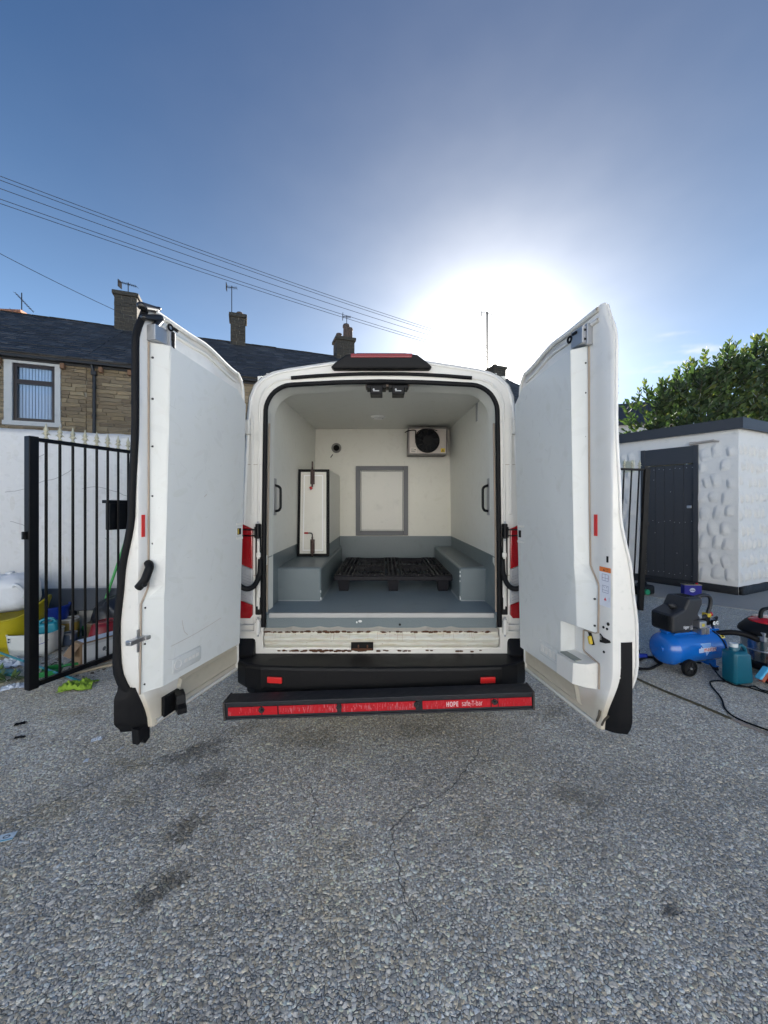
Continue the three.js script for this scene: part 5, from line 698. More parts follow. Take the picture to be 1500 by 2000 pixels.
{ // right door
  const U = 0.795, D = rearDoor(1, [0.915, -2.56], [0.135, 0.77], U, 'right rear door with instruction label and lock openings'); rim(D, U);
  const root = [[0.08, 0.57], [0.54, 0.57], [0.54, 0.85], [0.71, 0.862], [0.715, 1.10], [0.655, 1.19], [0.645, 2.285], [0.11, 2.235], [0.015, 2.15]], face = [[0.11, 0.585], [0.52, 0.585], [0.52, 0.875], [0.645, 0.885], [0.635, 1.10], [0.625, 1.19], [0.597, 2.275], [0.13, 2.215], [0.04, 2.135]];
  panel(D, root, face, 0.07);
  D.part('joint_sealant', tube([[0.718, 0.60, 0.004], [0.718, 0.72, 0.004], [0.61, 0.745, 0.004], [0.61, 0.85, 0.004], [0.712, 0.868, 0.004], [0.718, 1.10, 0.004], [0.66, 1.19, 0.004], [0.65, 1.7, 0.004], [0.648, 2.28, 0.004]], 0.0045, 140, 6, false, 0.05), M.sealant);
  D.part('step_pocket', loft([ringOf([[0.50, 0.595], [0.714, 0.595], [0.714, 0.725], [0.50, 0.725]], 0.001), ringOf([[0.51, 0.60], [0.69, 0.60], [0.70, 0.715], [0.51, 0.715]], 0.06), ringOf([[0.53, 0.605], [0.655, 0.605], [0.66, 0.708], [0.53, 0.708]], 0.1)]), M.panelEdge); D.part('step_pad', rspan(0.535, 0.655, 0.712, 0.7175, 0.012, 0.085, 0.002), mat([0.33, 0.35, 0.33], 0.8, { bumpMap: noise1, bumpScale: 0.006, map: rep(grimeT, 0.1) }));
  dots(D, [2.2, 2.05, 1.83, 1.55, 1.33].map((y) => [0.635, y]).concat([[0.64, 1.24], [0.70, 1.03], [0.70, 0.9], [0.704, 0.70], [0.704, 0.62]]));
  D.part('reflector_strip', rbox(0.022, 0.105, 0.004, 0.001, 0.695, 1.388, 0.003), M.reflector);
  guard(D, 0.405, 0.85, 0.806, 0.10);
  D.part('skin_edge', tube(Array.from({ length: 30 }, (_, i) => { const y = lerp(2.44, 0.46, i / 29); return [D.freeU(y) + 0.006, y, -bulge(y) - 0.012]; }), 0.008, 80, 6), M.paint);
  D.part('top_catch', [rspan(0.575, 0.66, 2.29, 2.375, 0.0, 0.05, 0.003), rspan(0.655, 0.672, 2.28, 2.385, 0.0, 0.03, 0.003)], M.zinc);
  D.part('catch_hook', [at(new THREE.TorusGeometry(0.015, 0.006, 8, 18), 0.565, 2.345, 0.05), rspan(0.59, 0.625, 2.352, 2.364, 0.05, 0.058, 0.002), cyl(0.008, 0.008, 0.01, 0.655, 2.31, 0.034, Math.PI / 2), cyl(0.008, 0.008, 0.01, 0.655, 2.355, 0.034, Math.PI / 2)], M.blackSteel);
  const lab = canvasTex(192, 512, (c, w, h) => { c.fillStyle = '#e4e6ee'; c.fillRect(0, 0, w, h); c.fillStyle = '#e2762c'; c.fillRect(0, 0, w, 62); c.fillStyle = '#5b2408'; c.beginPath(); c.moveTo(62, 48); c.lineTo(78, 18); c.lineTo(94, 48); c.fill(); c.strokeStyle = '#7a3a14'; c.lineWidth = 4; c.strokeRect(112, 18, 34, 28); c.strokeStyle = '#5d5f86'; c.lineWidth = 4; c.strokeRect(48, 92, 104, 84); c.beginPath(); c.moveTo(100, 92); c.lineTo(100, 176); c.moveTo(48, 140); c.lineTo(152, 140); c.stroke(); c.strokeStyle = '#a44a60'; c.beginPath(); c.moveTo(46, 110); c.lineTo(46, 160); c.moveTo(154, 100); c.lineTo(154, 160); c.stroke(); c.strokeStyle = '#5d5f86'; c.strokeRect(52, 240, 100, 90); c.beginPath(); c.moveTo(70, 250); c.lineTo(88, 268); c.moveTo(134, 250); c.lineTo(116, 268); c.moveTo(52, 300); c.lineTo(152, 300); c.stroke(); c.fillStyle = '#c8283c'; c.beginPath(); c.moveTo(76, 430); c.lineTo(100, 390); c.lineTo(124, 430); c.fill(); c.fillRect(92, 432, 10, 10); c.fillStyle = '#8890a8'; c.fillRect(164, 380, 4, 60); });
  { const m = D.part('instruction_label', plane(0.072, 0.185, 0.756, 1.10, 0.0025), mat([1, 1, 1], 0.4, { map: lab }), true); }
  for (const [u, y, r0] of [[0.775, 0.93, 0.008], [0.745, 0.906, 0.006], [0.768, 0.905, 0.006], [0.748, 0.79, 0.006]]) D.part('fixing_hole', cyl(r0, r0, 0.003, u, y, 0.0015, Math.PI / 2, 0, 0, 14), M.hole);
  D.part('fixing_hole', rbox(0.012, 0.03, 0.004, 0.005, 0.77, 1.232, 0.001), M.hole); D.part('lock_opening', prism([[0.722, 0.828], [0.722, 0.87], [0.732, 0.865], [0.745, 0.858], [0.785, 0.856], [0.79, 0.847], [0.76, 0.834], [0.735, 0.83]], 0.003).translate(0, 0, 0.0), M.hole); D.part('lock_plate', rspan(0.725, 0.735, 0.842, 0.862, 0.002, 0.006, 0.001), M.steel);
  D.part('lever_slot', rbox(0.022, 0.07, 0.004, 0.006, 0.665, 0.83, 0.004, 0, 0, 0.45), M.hole); D.part('yellow_lever', rbox(0.018, 0.04, 0.018, 0.007, 0.671, 0.82, 0.014, 0, 0, 0.3), mat([0.62, 0.44, 0.03], 0.45));
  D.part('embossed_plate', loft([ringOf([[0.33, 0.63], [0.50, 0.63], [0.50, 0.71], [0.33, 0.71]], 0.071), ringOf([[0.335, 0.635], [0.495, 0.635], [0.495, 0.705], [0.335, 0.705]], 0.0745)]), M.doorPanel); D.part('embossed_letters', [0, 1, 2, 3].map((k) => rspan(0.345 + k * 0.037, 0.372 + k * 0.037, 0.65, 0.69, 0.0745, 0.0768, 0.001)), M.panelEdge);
  D.part('hinge_pocket', [rspan(0.08, 0.15, 1.245, 1.26, 0.069, 0.074, 0.003), rspan(0.08, 0.15, 1.345, 1.36, 0.069, 0.074, 0.003)], M.panelEdge); D.part('pocket_hole', rspan(0.09, 0.12, 1.28, 1.325, 0.069, 0.0722, 0.001), M.hole); D.part('yellow_tag', rspan(0.004, 0.018, 1.81, 1.845, 0.01, 0.024, 0.002), mat([0.5, 0.44, 0.04], 0.5));
  D.part('torn_crease', [tube([[0.705, 0.44, 0.004], [0.72, 0.47, 0.006], [0.725, 0.5, 0.004]], 0.006, 16, 5), tube([[0.735, 0.435, 0.002], [0.75, 0.465, 0.002], [0.775, 0.5, 0.0]], 0.005, 16, 5)], mat([0.09, 0.075, 0.055], 0.8));
}
// ---------- pallet ----------
{
  const p = thing('plastic_pallet', 'black plastic nestable pallet on the grey van floor', 'pallet', [0.08, FL + 0.001, -3.25]);
  const pm = phys([0.006, 0.006, 0.010], 0.5, { specularIntensity: 0.5, bumpMap: fine1, bumpScale: 0.0008 }), w = 1.0, d = 1.13, H = 0.14, x0 = -0.5;
  for (const x of [-0.425, 0.0, 0.425]) for (const z of [-0.075, -0.565, -1.055]) { const g = new THREE.CylinderGeometry(0.072, 0.055, 0.105, 4, 1); g.rotateY(Math.PI / 4); add(p, 'foot', crease(g.scale(1, 1, 0.85).translate(x, 0.0525, z), 0.3), pm); for (const q of [0.052, -0.052]) add(p, 'cup_rim', rspan(x - 0.062, x + 0.062, H - 0.03, H, z + q - 0.004, z + q + 0.004), pm); }
  add(p, 'edge_frame', [rspan(-0.5, 0.5, 0.095, 0.132, -0.02, 0, 0.006), rspan(-0.5, 0.5, 0.095, 0.132, -d, -d + 0.02, 0.006), rspan(-0.5, -0.48, 0.095, 0.132, -d + 0.02, -0.02, 0.006), rspan(0.48, 0.5, 0.095, 0.132, -d + 0.02, -0.02, 0.006)], pm);
  for (const x of [-0.425, 0, 0.425]) for (const dx of [-0.075, -0.038, 0.0, 0.038, 0.075]) add(p, 'runner', rspan(x + dx - 0.007, x + dx + 0.007, 0.105, H, -d + 0.02, -0.02, 0.003), pm);
  const lat = []; for (const [a, b] of [[-0.345, -0.08], [0.08, 0.345]]) {
    for (const z of [-0.06, -0.11, -0.40, -0.47, -0.54, -0.61, -0.90, -0.97, -1.06]) add(p, 'cross_slat', rspan(a, b, 0.105, H - 0.004, z - 0.006, z + 0.006, 0.002), pm);
    for (let i = 0; i < 5; i++) { const x = lerp(a, b, (i + 0.5) / 5); lat.push(rspan(x - 0.004, x + 0.004, 0.108, H - 0.006, -0.11, -0.02), rspan(x - 0.004, x + 0.004, 0.108, H - 0.006, -0.40, -0.24), rspan(x - 0.004, x + 0.004, 0.108, H - 0.006, -0.9, -0.61)); }
    for (const [za, zb] of [[-0.11, -0.24], [-0.47, -0.54], [-0.97, -1.06]]) for (let i = 0; i < 10; i++) { const xa = lerp(a, b, i / 10), xb = lerp(a, b, (i + 1) / 10); for (const [p0, p1] of [[[xa, za], [xb, zb]], [[xb, za], [xa, zb]]]) lat.push(box(Math.hypot(p1[0] - p0[0], p1[1] - p0[1]), 0.022, 0.006, (p0[0] + p1[0]) / 2, 0.12, (p0[1] + p1[1]) / 2, 0, -Math.atan2(p1[1] - p0[1], p1[0] - p0[0]), 0)); }
  }
  tag(add(p, 'lattice', lat, pm), null, null, null, 'stuff');
}
// ---------- compressor ----------
{
  const c = thing('air_compressor', 'blue tank air compressor with black motor cover and wheels', 'compressor', [2.765, 0, -3.50], 0.238);
  const blue = phys([0.006, 0.13, 0.52], 0.24, { clearcoat: 0.7, clearcoatRoughness: 0.1 }), L = 0.34, R = 0.142, Y = 0.205;
  const prof = [[0, -L], [0.05, -L + 0.003], [0.09, -L + 0.014], [0.118, -L + 0.034], [0.135, -L + 0.062], [R, -L + 0.095], [R + 0.0015, -L + 0.097], [R + 0.0015, -L + 0.103], [R, -L + 0.106], [R, L - 0.106], [R + 0.0015, L - 0.103], [R + 0.0015, L - 0.097], [R, L - 0.095], [0.135, L - 0.062], [0.118, L - 0.034], [0.09, L - 0.014], [0.05, L - 0.003], [0, L]];
  const tank = add(c, 'tank', lathe(prof, 48).rotateZ(-Math.PI / 2).translate(0, Y, 0), blue);
  add(tank, 'weld_boss', [cyl(0.02, 0.024, 0.012, -L - 0.002, Y + 0.01, 0.03, 0, 0, Math.PI / 2), rspan(-0.27, -0.2, Y + R - 0.006, Y + R + 0.022, -0.03, 0.03, 0.006), rspan(-0.02, 0.3, Y + R - 0.012, Y + R + 0.008, -0.055, 0.055, 0.004), rspan(-0.24, 0.02, Y + R - 0.012, Y + R + 0.006, -0.07, 0.07, 0.004)], blue);
  // printed logo wraps the tank
  const logo = canvasTex(512, 256, (x) => { x.clearRect(0, 0, 512, 256); x.strokeStyle = '#bcd6f2'; x.lineWidth = 7; x.beginPath(); x.moveTo(80, 26); x.lineTo(330, 26); x.lineTo(215, 236); x.closePath(); x.stroke(); x.fillStyle = 'rgba(120,170,230,0.45)'; x.fill(); x.font = 'bold 92px sans-serif'; x.lineJoin = 'round'; x.strokeStyle = '#b9cdec'; x.lineWidth = 26; x.strokeText('air', 6, 160); x.fillStyle = '#9fbbe6'; x.fillText('air', 6, 160); x.strokeStyle = '#f3f1f4'; x.lineWidth = 18; x.strokeText('master', 128, 156); x.fillStyle = '#c01c28'; x.fillText('master', 128, 156); });
  const decal = (x0, x1, a0, a1, r = R + 0.0012) => { const g = quads((i, j) => { const x = lerp(x0, x1, i / 10), a = lerp(a0, a1, j / 8); return [x, Y + Math.sin(a) * r, Math.cos(a) * r]; }, 10, 8); const uv = g.attributes.uv; for (let j = 0; j <= 8; j++) for (let i = 0; i <= 10; i++) uv.setXY(j * 11 + i, i / 10, j / 8); return g; };
  add(tank, 'printed_logo', decal(-0.055, 0.17, -0.38, 0.52), mat([1, 1, 1], 0.4, { map: logo, transparent: true, alphaTest: 0.4 }), true);
  add(tank, 'yellow_label', decal(0.245, 0.285, 0.62, 0.95), mat([1, 1, 1], 0.5, { map: canvasTex(64, 64, (x) => { x.fillStyle = '#d9c520'; x.fillRect(0, 0, 64, 64); x.strokeStyle = '#eeeee0'; x.lineWidth = 8; x.strokeRect(0, 0, 64, 64); x.fillStyle = '#2a2612'; x.fillRect(18, 14, 28, 12); x.fillRect(16, 34, 34, 14); }) }), true);
  add(tank, 'rating_plate', decal(0.235, 0.275, 1.02, 1.2), mat([0.12, 0.2, 0.3], 0.4));
  add(tank, 'hose_strap', tube(Array.from({ length: 18 }, (_, i) => { const a = 1.45 - i * 0.13; return [0.205 + 0.012 * i * 0.35, Y + Math.sin(a) * (R + 0.004), Math.cos(a) * (R + 0.004)]; }), 0.006, 40, 6), M.rubber);
  for (const z of [0.135, -0.135]) { const w = add(c, 'wheel', at(lathe([[0.05, -0.018], [0.066, -0.02], [0.072, -0.012], [0.072, 0.012], [0.066, 0.02], [0.05, 0.018]], 32), -0.155, 0.072, z, Math.PI / 2), M.rubber); add(w, 'hub', [cyl(0.05, 0.05, 0.02, -0.155, 0.072, z, Math.PI / 2, 0, 0, 28), ...[0, 1, 2, 3, 4].map((k) => rspan(0.018, 0.048, -0.006, 0.006, -0.002, 0.008, 0.002).rotateZ(k * 1.257).translate(-0.155, 0.072, z + Math.sign(z) * 0.012))], M.dullPlastic); add(w, 'hub_cap', at(new THREE.SphereGeometry(0.010, 12, 8), -0.155, 0.072, z + Math.sign(z) * 0.018), M.alu); }
  add(c, 'axle', bar([-0.155, 0.072, -0.13], [-0.155, 0.072, 0.13], 0.008), M.blackSteel);
  add(c, 'foot', [rspan(0.2, 0.215, 0.028, 0.09, -0.07, 0.09, 0.003), rspan(0.19, 0.235, 0.026, 0.034, -0.08, 0.1, 0.003)], blue); for (const z of [-0.065, 0.085]) add(c, 'rubber_foot', cyl(0.018, 0.024, 0.03, 0.212, 0.015, z), M.rubber);
  // motor cover
  const cover = mat([0.022, 0.022, 0.024], 0.5, { bumpMap: fine1, bumpScale: 0.0008 });
  const cv = add(c, 'motor_cover', [prism([[-0.30, 0.385], [-0.30, 0.515], [-0.285, 0.528], [-0.14, 0.575], [-0.085, 0.655], [-0.07, 0.663], [0.085, 0.663], [0.10, 0.645], [0.10, 0.60], [0.045, 0.52], [0.07, 0.49], [0.07, 0.465], [-0.02, 0.455], [-0.03, 0.385], [-0.05, 0.37], [-0.28, 0.37]], 0.17, 0.022, [], 4).translate(0, 0, -0.085), prism([[-0.2, 0.345], [-0.02, 0.345], [-0.02, 0.375], [-0.2, 0.375]], 0.12, 0.004).translate(0, 0, -0.06)], cover);
  for (let i = 0; i < 12; i++) add(cv, 'grille_slat', rspan(-0.312, -0.2975, 0.392 + i * 0.0105, 0.397 + i * 0.0105, -0.075, 0.075, 0.002), M.dullPlastic);
  add(cv, 'intake_hood', at(lathe([[0.004, 0.06], [0.02, 0.05], [0.024, 0.02], [0.024, -0.02], [0.020, -0.022], [0.020, -0.01], [0.0, -0.008]], 16), -0.17, 0.578, 0.02, 0, 0, 1.25), cover); add(cv, 'intake_mouth', cyl(0.019, 0.019, 0.004, -0.189, 0.571, 0.02, 0, 0, 1.25), M.hole);
  for (let i = 0; i < 4; i++) add(cv, 'top_slot', rspan(-0.055 + i * 0.035, -0.032 + i * 0.035, 0.662, 0.666, -0.05, 0.05, 0.002), M.hole);
  add(cv, 'printed_name', plane(0.13, 0.045, -0.10, 0.412, 0.1085), mat([1, 1, 1], 0.4, { transparent: true, alphaTest: 0.3, map: canvasTex(256, 90, (x) => { x.clearRect(0, 0, 256, 90); x.fillStyle = '#e8e8ea'; x.font = 'bold 66px sans-serif'; x.fillText('tiger', 4, 60); x.fillStyle = '#85858a'; for (let i = 0; i < 3; i++) { x.beginPath(); x.moveTo(176 + i * 26, 60); x.lineTo(194 + i * 26, 10); x.lineTo(210 + i * 26, 10); x.lineTo(192 + i * 26, 60); x.fill(); } x.fillStyle = '#d8d8da'; x.fillRect(180, 72, 70, 9); }) }), true);
  add(c, 'carry_handle', tube([[0.06, 0.645, 0.04], [0.2, 0.668, 0.05], [0.27, 0.652, 0.055], [0.288, 0.60, 0.055], [0.262, 0.53, 0.055], [0.21, 0.475, 0.055], [0.05, 0.47, 0.05]], 0.0165, 60, 10), cover);
  const cast = mat([0.42, 0.42, 0.43], 0.42, { metalness: 0.7 });
  const pump = add(c, 'pump_head', [rspan(-0.01, 0.085, 0.39, 0.455, 0.0, 0.085, 0.012), rspan(-0.015, 0.09, 0.35, 0.385, 0.0, 0.09, 0.006), rspan(0.0, 0.06, 0.47, 0.51, -0.02, 0.06, 0.01)], cast);
  for (let i = 0; i < 5; i++) add(pump, 'cooling_fin', rspan(-0.02 + i * 0.024, -0.010 + i * 0.024, 0.345, 0.40, 0.07, 0.105, 0.003), M.steel); add(pump, 'pump_label', rspan(0.015, 0.05, 0.41, 0.435, 0.085, 0.0862, 0.0005), mat([0.6, 0.5, 0.05], 0.5));
  add(c, 'pressure_switch', [rspan(0.10, 0.165, 0.40, 0.48, -0.02, 0.045, 0.008), rspan(0.115, 0.125, 0.345, 0.40, 0.0, 0.02, 0.003)], M.blackPlastic); add(c, 'yellow_collar', rspan(0.13, 0.18, 0.468, 0.505, -0.01, 0.045, 0.006), mat([0.6, 0.45, 0.04], 0.45)); add(c, 'red_knob', cyl(0.02, 0.02, 0.03, 0.195, 0.492, 0.02, 0, 0, Math.PI / 2), M.red);
  for (const [x, z] of [[0.175, 0.06], [0.225, 0.055]]) { const g = add(c, 'pressure_gauge', cyl(0.024, 0.024, 0.022, x, 0.425, z, Math.PI / 2), M.blackPlastic); add(g, 'dial', cyl(0.018, 0.018, 0.003, x, 0.425, z + 0.0115, Math.PI / 2), mat([0.7, 0.72, 0.72], 0.2)); add(g, 'needle', rspan(x - 0.001, x + 0.010, 0.424, 0.432, z + 0.013, z + 0.0145, 0.0004), M.hole); }
  add(c, 'outlet_hose', tube([[0.24, 0.445, 0.03], [0.29, 0.455, 0.02], [0.325, 0.445, 0.0], [0.335, 0.40, -0.02], [0.31, 0.335, -0.04]], 0.012, 40, 8), M.rubber); add(c, 'outlet_fitting', bar([0.225, 0.44, 0.035], [0.285, 0.455, 0.022], 0.010), M.steel);
  for (const o of c.children) if (!/tank|wheel|axle|foot/.test(o.name)) { o.scale.x = 0.84; o.position.x = -0.048; if (/pump/.test(o.name)) { o.position.x += 0.05; o.position.z = 0.03; } if (/switch|collar|knob|gauge|outlet/.test(o.name)) { o.position.x += 0.075; o.position.z = 0.03; } }
}
tag(add(scene, 'air_hose', tube([[1.98, 0.012, -3.50], [2.2, 0.012, -3.46], [2.36, 0.012, -3.45], [2.5, 0.014, -3.52], [2.62, 0.016, -3.62], [2.55, 0.012, -3.72], [2.3, 0.012, -3.58], [2.1, 0.012, -3.55], [2.0, 0.014, -3.62]], 0.011, 140, 8), M.rubber), 'black air hose looped on the ground beside the blue compressor', 'hose');
tag(add(scene, 'air_hose', tube([[2.05, 0.20, -3.62], [2.18, 0.19, -3.6], [2.32, 0.16, -3.62], [2.42, 0.10, -3.65], [2.40, 0.02, -3.70], [2.28, 0.012, -3.66], [2.08, 0.03, -3.66]], 0.009, 90, 8), M.rubber), 'thin black hose arching from behind the right door to the compressor', 'hose');
{ const g = thing('air_gun', 'small blue hand tool hanging beside the compressor tank', 'tool', [2.33, 0.02, -3.52], 0.3); add(g, 'body', [rbox(0.2, 0.035, 0.03, 0.01, 0, 0.085, 0, 0, 0, -0.1), rbox(0.035, 0.10, 0.03, 0.01, -0.06, 0.045, 0, 0, 0, 0.25)], mat([0.01, 0.03, 0.28], 0.35)); add(g, 'nozzle', bar([0.09, 0.08, 0], [0.14, 0.07, 0], 0.007), M.steel); add(g, 'lead', tube([[-0.06, 0.01, 0], [-0.03, -0.008, 0.04], [0.02, -0.01, 0.06]], 0.007, 20, 6), M.rubber); }
// ---------- jug, vacuum, small things ----------
function jug(o, w, h, d, m, capM) {
  const body = crease(new RoundedBoxGeometry(w, h * 0.82, d, 4, 0.03), 1), p = body.attributes.position;
  for (let i = 0; i < p.count; i++) { const t = clamp((p.getY(i) + h * 0.41) / (h * 0.82)), k = 1 - 0.28 * sstep(0.78, 1, t); p.setX(i, p.getX(i) * k + 0.14 * w * sstep(0.78, 1, t) * -1); }
  body.computeVertexNormals(); const b = add(o, 'body', crease(body.translate(0, h * 0.41, 0), 0.7), m);
  add(b, 'handle', tube([[-0.02 * w, h * 0.82, 0], [0.12 * w, h * 0.93, 0], [0.34 * w, h * 0.86, 0], [0.44 * w, h * 0.66, 0]], 0.014, 30, 8), m);
  add(b, 'neck', cyl(0.026, 0.034, h * 0.14, -0.2 * w, h * 0.87, 0), m); add(o, 'cap', cyl(0.03, 0.03, 0.03, -0.2 * w, h * 0.95, 0, 0, 0, 0, 20), capM);
}
{ const o = thing('plastic_jug', 'teal plastic jug with white cap standing beside the compressor', 'jug', [2.96, 0.002, -3.22], 0.15); jug(o, 0.19, 0.33, 0.125, mat([0.006, 0.10, 0.15], 0.32), mat([0.6, 0.66, 0.68], 0.4)); }
{
  const v = thing('vacuum_cleaner', 'wet and dry vacuum cleaner with steel drum and red lid', 'vacuum', [3.44, 0, -3.44], 0.2);
  add(v, 'base', [lathe([[0, 0.045], [0.19, 0.045], [0.205, 0.06], [0.205, 0.10], [0.19, 0.115], [0, 0.115]], 36)], M.blackPlastic);
  const dr = add(v, 'drum', lathe([[0.18, 0.11], [0.186, 0.115], [0.186, 0.20], [0.192, 0.205], [0.192, 0.212], [0.186, 0.217], [0.186, 0.345], [0.19, 0.355], [0, 0.356]], 48), mat([0.50, 0.49, 0.47], 0.2, { metalness: 1 })); add(dr, 'band', at(new THREE.TorusGeometry(0.1905, 0.005, 8, 48), 0, 0.209, 0, Math.PI / 2), M.steel);
  add(v, 'head', [lathe([[0.0, 0.46], [0.1, 0.455], [0.15, 0.44], [0.175, 0.41], [0.20, 0.38], [0.208, 0.36], [0.208, 0.345], [0, 0.345]], 40)], M.blackPlastic); add(v, 'red_lid', lathe([[0, 0.487], [0.07, 0.485], [0.11, 0.476], [0.135, 0.455], [0.145, 0.435], [0, 0.435]], 36), M.red);
  add(v, 'carry_handle', tube([[-0.09, 0.46, 0], [-0.085, 0.525, 0], [-0.05, 0.555, 0], [0.05, 0.555, 0], [0.085, 0.525, 0], [0.09, 0.46, 0]], 0.016, 40, 8), M.blackPlastic);
  add(v, 'clip', [rspan(-0.19, -0.16, 0.30, 0.38, 0.06, 0.10, 0.006)], M.zinc); add(v, 'yellow_label', at(new THREE.PlaneGeometry(0.05, 0.055), -0.075, 0.395, 0.176, -0.35, -0.42, 0), mat([1, 1, 1], 0.5, { map: canvasTex(64, 64, (x) => { x.fillStyle = '#e0d21c'; x.fillRect(0, 0, 64, 64); x.fillStyle = '#222'; x.fillRect(10, 12, 44, 6); x.font = 'bold 26px sans-serif'; x.fillText('30L', 8, 48); }) }), true);
  for (const a of [0.5, 2.2, 3.9, 5.4]) { const x = Math.cos(a) * 0.185, z = Math.sin(a) * 0.185; const w = add(v, 'castor', [at(new THREE.TorusGeometry(0.022, 0.012, 8, 18), x, 0.034, z, 0, a, 0), cyl(0.02, 0.028, 0.03, x, 0.06, z)], M.blackPlastic); }
  add(v, 'suction_hose', tube([[-0.17, 0.30, 0.04], [-0.24, 0.335, -0.01], [-0.33, 0.34, -0.08], [-0.42, 0.29, -0.16], [-0.48, 0.17, -0.22], [-0.53, 0.04, -0.3], [-0.62, 0.026, -0.36]], 0.024, 80, 10), M.rubber);
}
{ const b = thing('spray_bottle', 'white plastic bottle beside the vacuum drum', 'bottle', [3.22, 0.055, -3.16]); add(b, 'body', lathe([[0, 0], [0.04, 0.0], [0.045, 0.01], [0.045, 0.14], [0.035, 0.17], [0.016, 0.19], [0.016, 0.21], [0, 0.21]], 24), mat([0.66, 0.68, 0.70], 0.35)); add(b, 'trigger_cap', [cyl(0.02, 0.02, 0.03, 0, 0.22, 0), rbox(0.08, 0.025, 0.02, 0.006, -0.02, 0.245, 0)], mat([0.62, 0.62, 0.64], 0.4)); }
{ const b = thing('red_reel', 'red cable reel lying beside the white bottle', 'reel', [3.23, 0, -3.15]); add(b, 'drum', [at(lathe([[0.0, -0.03], [0.075, -0.03], [0.08, -0.022], [0.08, -0.016], [0.05, -0.014], [0.05, 0.014], [0.08, 0.016], [0.08, 0.022], [0.075, 0.03], [0, 0.03]], 32), 0.0, 0.08, 0, Math.PI / 2, 0, 0)], M.red); add(b, 'stand', [rspan(-0.05, 0.05, 0.0, 0.015, -0.06, 0.05, 0.004), rspan(-0.06, 0.06, 0.012, 0.055, -0.075, -0.035, 0.006)], M.blackPlastic); add(b, 'hub', cyl(0.02, 0.02, 0.07, 0, 0.08, 0, Math.PI / 2), M.blackPlastic); }
{ const b = thing('scrub_brush', 'blue topped scrubbing brush propped against the red reel', 'brush', [3.12, 0.065, -3.17], 0.2); add(b, 'back', rbox(0.13, 0.022, 0.05, 0.01, 0, 0.035, 0, 0, 0, 0.75), mat([0.08, 0.42, 0.68], 0.4)); add(b, 'bristles', rbox(0.11, 0.035, 0.042, 0.004, 0.02, 0.012, 0, 0, 0, 0.75), mat([0.42, 0.12, 0.07], 0.9)); }
tag(add(scene, 'power_cable', tube([[3.35, 0.007, -2.93], [3.04, 0.007, -3.05], [3.02, 0.0075, -3.13], [2.93, 0.0075, -3.12], [2.86, 0.01, -3.16], [2.84, 0.03, -3.24], [2.88, 0.08, -3.40]], 0.006, 90, 6), M.rubber), 'black power cable passing the foot of the teal jug', 'cable');
tag(add(scene, 'power_cable', tube([[3.3, 0.007, -2.8], [3.05, 0.007, -2.98], [2.94, 0.007, -3.13], [2.85, 0.007, -3.22], [2.74, 0.007, -3.22], [2.67, 0.007, -3.13], [2.61, 0.007, -3.0], [2.56, 0.007, -2.91], [2.47, 0.007, -2.78], [2.45, 0.007, -2.66], [2.53, 0.007, -2.51], [2.62, 0.007, -2.38]], 0.006, 160, 6), M.rubber), 'black power cable looping over the ground in front of the jug', 'cable');
{ const b = thing('oil_can', 'black plastic oil container lying by the outbuilding wall', 'container', [4.22, 0.012, -6.35], 0.2); add(b, 'body', [rbox(0.34, 0.15, 0.24, 0.035, 0.02, 0.08, 0, 0, 0, 0), rbox(0.12, 0.12, 0.1, 0.03, -0.17, 0.08, 0.02)], M.blackPlastic); add(b, 'handle', tube([[0.0, 0.15, -0.04], [0.05, 0.2, -0.04], [0.14, 0.2, -0.04], [0.17, 0.15, -0.04]], 0.014, 24, 8), M.blackPlastic); add(b, 'green_cap', cyl(0.045, 0.045, 0.05, 0.0, 0.06, 0.135, Math.PI / 2), mat([0.01, 0.22, 0.10], 0.4)); add(b, 'label', rspan(-0.13, -0.06, 0.04, 0.13, 0.118, 0.1225, 0.001), mat([0.5, 0.52, 0.5], 0.5)); }
{ const b = thing('metal_canister', 'blue rectangular metal canister standing before the outbuilding', 'canister', [4.89, 0.009, -6.12], -0.15); add(b, 'body', rspan(-0.125, 0.125, 0, 0.21, -0.05, 0.05, 0.008), mat([0.012, 0.012, 0.22], 0.3)); add(b, 'lid_rim', [rspan(-0.128, 0.128, 0.2, 0.212, -0.053, 0.053, 0.003), rspan(-0.128, 0.128, 0, 0.012, -0.053, 0.053, 0.003)], mat([0.3, 0.26, 0.18], 0.4, { metalness: 0.6 })); add(b, 'badge', at(new THREE.CircleGeometry(0.036, 28).scale(1.1, 0.9, 1), -0.01, 0.125, 0.0512), mat([1, 1, 1], 0.4, { map: canvasTex(128, 128, (x) => { x.fillStyle = '#c3c9d8'; x.fillRect(0, 0, 128, 128); x.fillStyle = '#2b2f55'; x.fillRect(16, 48, 96, 32); x.fillStyle = '#d6dae6'; x.font = 'bold 26px sans-serif'; x.fillText('MOL', 34, 73); }) }), true); add(b, 'red_cap', cyl(0.018, 0.018, 0.025, 0.08, 0.222, 0), M.red); add(b, 'grip', tube([[-0.06, 0.21, 0], [-0.05, 0.235, 0], [0.02, 0.235, 0], [0.03, 0.21, 0]], 0.006, 20, 6), M.blackPlastic); }

